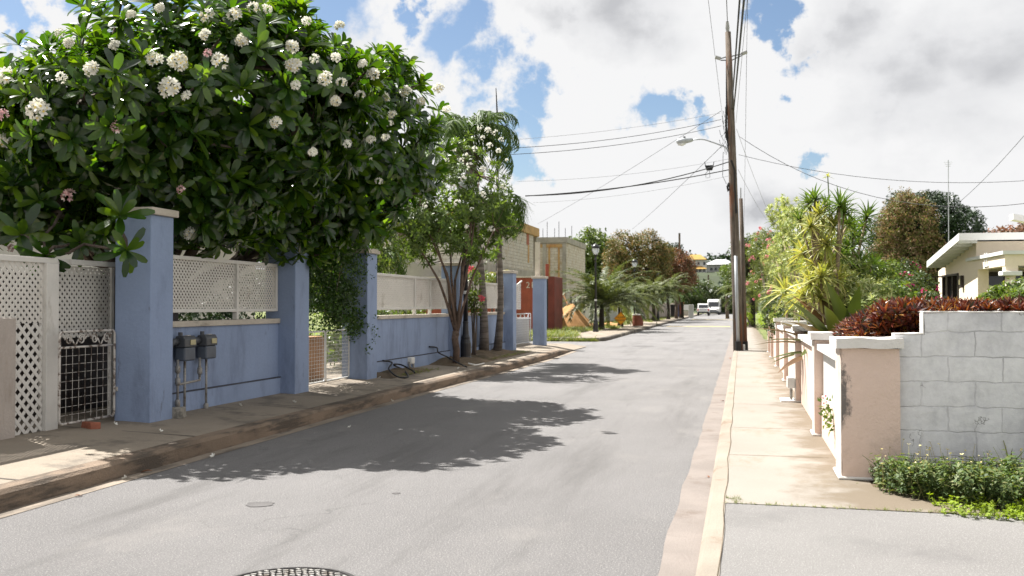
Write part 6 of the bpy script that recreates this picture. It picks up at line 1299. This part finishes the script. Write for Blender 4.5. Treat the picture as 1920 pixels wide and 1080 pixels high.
bush('garden_shrub', 'bright green shrub covering the foot of the porch column', 'shrub', [(tuple(Q(u, v, z)), (r, r, r*.8)) for u, v, z, r in ((1885, 566, 15, .26), (1915, 556, 15.2, .28), (1855, 570, 15, .16), (1925, 575, 14.5, .3))], 300, T_gs, 'bright', 110)
t = thing('garden_wall', 'low grey-white garden wall in front of the cream house', 'wall', (5, 16, .1)); ygw = 16.; MB().box(PY(1702, 570, ygw).x, PY(1884, 570, ygw).x, ygw, ygw+.15, .1, PY(1800, 562, ygw).z).build('wall', 'bldw', t)
bush('background_shrub', 'deep green shrubs closing the gap between garden and dark tree', 'shrub', [(tuple(Q(u, v, z)), (r, r, r)) for u, v, z, r in ((1560, 560, 24, .9), (1600, 540, 26, 1.), (1640, 560, 26, 1.), (1500, 580, 24, .7), (1680, 570, 28, .9), (1470, 590, 27, .6))], 900, T_g, 'green', 111)
tag(npmesh('cypress', [tf(T_mid[i % 4], None, Q(1627+rg.uniform(-4, 4)*(1-k/22), 470-0*k, 60)+Vector((0, 0, -2.2+.2*k)), .55*(1-k/30)) for i, k in enumerate(range(18))], 'bldw' if False else 'olive'), 'narrow pale conifer between the dracaenas and the dark tree', 'tree')
# ================= cream house =================
XH = 5.68; Hh = lambda u: PX(u, 600, XH).y
yn, ym, yf = Hh(1885), Hh(1815), Hh(1760)
t = thing('cream_house', 'cream single-storey house with a porch and white roof trim', 'house', (XH+4, ym, .1))
zr1, zr0 = PX(1800, 446, XH-.5).z, PX(1741, 496, XH-.5).z
XO = XH-.45; a_ = PX(1800, 437, XO); b_ = PX(1740, 490, XO); zr1, zr0 = a_.z-.12, b_.z-.12; yo, ye_ = a_.y, b_.y
zw = lambda y: zr1-.02+(zr0-zr1)*(y-yo)/(ye_-yo)
# side wall with a window hole
yw0, yw1 = Hh(1798), Hh(1769); zwa, zwb = .9, PX(1784, 514, XH).z
mb = MB()
def wq(y0, y1, za, zb0, zb1): mb.add([(XH, y0, za), (XH, y1, za), (XH, y1, zb1), (XH, y0, zb0), (XH+.2, y0, za), (XH+.2, y1, za), (XH+.2, y1, zb1), (XH+.2, y0, zb0)], [(0, 3, 2, 1), (4, 5, 6, 7), (0, 1, 5, 4), (3, 7, 6, 2), (0, 4, 7, 3), (1, 2, 6, 5)])
wq(ym, yw0, 0, zw(ym), zw(yw0)); wq(yw1, yf, 0, zw(yw1), zw(yf)); wq(yw0, yw1, zwb, zw(yw0), zw(yw1)); wq(yw0, yw1, 0, zwa, zwa)
mb.add([(XH+.201, ym, 0), (13, ym, 0), (13, ym, zw(ym)), (XH+.201, ym, zw(ym)), (XH+.201, ym+.2, 0), (13, ym+.2, 0), (13, ym+.2, zw(ym)), (XH+.201, ym+.2, zw(ym))], [(0, 1, 2, 3), (7, 6, 5, 4), (3, 2, 6, 7)])
mb.box(XH+.3, 13, yf-.2, yf, 0, 2.6); mb.build('wall', 'housec', t)
wd = MB().box(XH+.1, XH+.14, yw0, yw1, zwa, zwb).build('window_glass', 'glassd', t)
fr = MB()
for k in range(4): y = yw0+(yw1-yw0)*k/3; fr.box(XH-.03, XH+.05, y-.035, y+.035, zwa, zwb)
for z in (zwa+.02, (zwa+zwb)/2, zwb-.03): fr.box(XH-.04, XH+.06, yw0, yw1, z-.025, z+.025)
fr.box(XH-.4, XH-.37, yw1-.01, yw1+.04, zwa, zwb) ; fr.box(XH-.4, XH, yw1-.0, yw1+.03, zwa+.02, zwa+.06); fr.box(XH-.4, XH, yw1, yw1+.03, zwb-.06, zwb-.02); fr.build('window_frame', 'darkw', t)
c = PX(1806, 528, XH); MB().box(XH-.08, XH-.002, c.y-.1, c.y+.1, c.z-.16, c.z+.16).build('wall_lamp', 'darkw', t, bevel=.01); MB().box(XH-.1, XH-.081, c.y-.05, c.y+.05, c.z-.08, c.z+.08).build('lamp_glass', 'dial', t)
# roof slab (low at the far side), fascia, rafters
def roof(x0, x1, y0, y1, za, zb, th, nm, mat): MB().add([(x0, y0, za), (x1, y0, za), (x1, y1, zb), (x0, y1, zb), (x0, y0, za+th), (x1, y0, za+th), (x1, y1, zb+th), (x0, y1, zb+th)], [(3, 2, 1, 0), (4, 5, 6, 7), (0, 1, 5, 4), (1, 2, 6, 5), (2, 3, 7, 6), (3, 0, 4, 7)]).build(nm, mat, t)
roof(XO, 14, yo, ye_, zr1+.06, zr0+.06, .05, 'roof', 'roofg')
roof(XO-.03, XO-.001, yo-.03, ye_+.03, zr1-.06, zr0-.06, .18, 'rake_fascia', 'wtrim'); MB().box(XO, 14, yo-.03, yo-.001, zr1-.06, zr1+.115).build('front_fascia', 'wtrim', t)
for k in range(9):
    y = yo+.3+k*(ye_-yo-.4)/8; MB().box(XO, XH-.001, y-.04, y+.04, zw(y)-.06, zw(y)+.07).build('rafter', 'wtrim', t)
# porch
MB().box(XH+.002, 12.9, yo+.4, ym-.003, 2.62, zr1-.07).build('front_wall', 'housec', t)
zp1 = PX(1885, 470, XH).z; zp0 = 2.42
MB().box(XH, XH+.2, yn, ym-.001, zp0, zp1-.08).build('porch_beam', 'housec', t); MB().box(XH+.201, 13, yn, yn+.2, zp0, zp1-.08).build('porch_beam', 'housec', t)
MB().box(XH-.05, 13, yn-.05, ym-.002, zp1-.079, zp1+.0).build('porch_roof', 'wtrim', t)
MB().box(XH-.0, XH+.25, Hh(1834), ym-.003, 0, zp0-.001).build('porch_pilaster', 'housec', t)
cyc = yn+.13
for x in (XH+.14, XH+2.6):
    MB()._lathe([(.13, .1), (.115, 1.2), (.11, 2.2)], (x, cyc), 14).build('porch_column', 'housec', t, smooth=True); MB().box(x-.2, x+.2, cyc-.2, cyc+.2, 2.201, 2.3).build('column_capital', 'wtrim', t, bevel=.015); MB().box(x-.13, x+.13, cyc-.13, cyc+.13, 2.301, zp0-.001).build('column_neck', 'housec', t)
c = PX(1848, 487, XH); MB().box(XH-.02, XH-.001, c.y-.18, c.y-.15, c.z-.14, c.z+.16).build('wall_ornament', 'wtrim', t); MB().box(XH-.02, XH-.001, c.y-.3, c.y+.1, c.z-.17, c.z-.141).build('wall_ornament', 'wtrim', t); MB().box(XH-.02, XH-.001, c.y+.02, c.y+.05, c.z-.14, c.z+.16).build('wall_ornament', 'wtrim', t)
MB().box(XH+.205, 13, yn+.205, ym-.13, 2.5, 2.56).build('porch_ceiling', 'wtrim', t)
d = MB(); d.box(XH+.35, 12, ym-.06, ym-.01, .1, 2.36); d.build('porch_door', 'glassd', t); d = MB()
for k in range(9): x = XH+.35+k*.55; d.box(x-.05, x+.05, ym-.12, ym-.061, .1, 2.38)
for z in (.15, 1.1, 1.75, 2.34): d.box(XH+.3, 12, ym-.13, ym-.062, z-.05, z+.05)
d.build('door_frame', 'darkw', t)
MB().box(XH, 13, yn, ym, .1, .25).build('porch_floor', 'conc', t)
t = thing('white_roofed_house', 'second house of which only a white sloping roof shows at the right edge', 'house', (11, 30, .1)); q = Q(1900, 418, 30); MB().box(q.x+1.5, q.x+7, q.y+.5, q.y+1.4, .1, q.z-1.3).build('wall', 'housec', t)
MB().add([(q.x, q.y, q.z+.1), (q.x+7, q.y-.3, q.z-1.3), (q.x+7, q.y+.45, q.z-1.3), (q.x, q.y+.45, q.z+.1), (q.x, q.y, q.z+.28), (q.x+7, q.y-.3, q.z-1.1), (q.x+7, q.y+.45, q.z-1.1), (q.x, q.y+.45, q.z+.28)], [(3, 2, 1, 0), (4, 5, 6, 7), (0, 1, 5, 4), (1, 2, 6, 5), (2, 3, 7, 6), (3, 0, 4, 7)]).build('roof', 'wtrim', t)
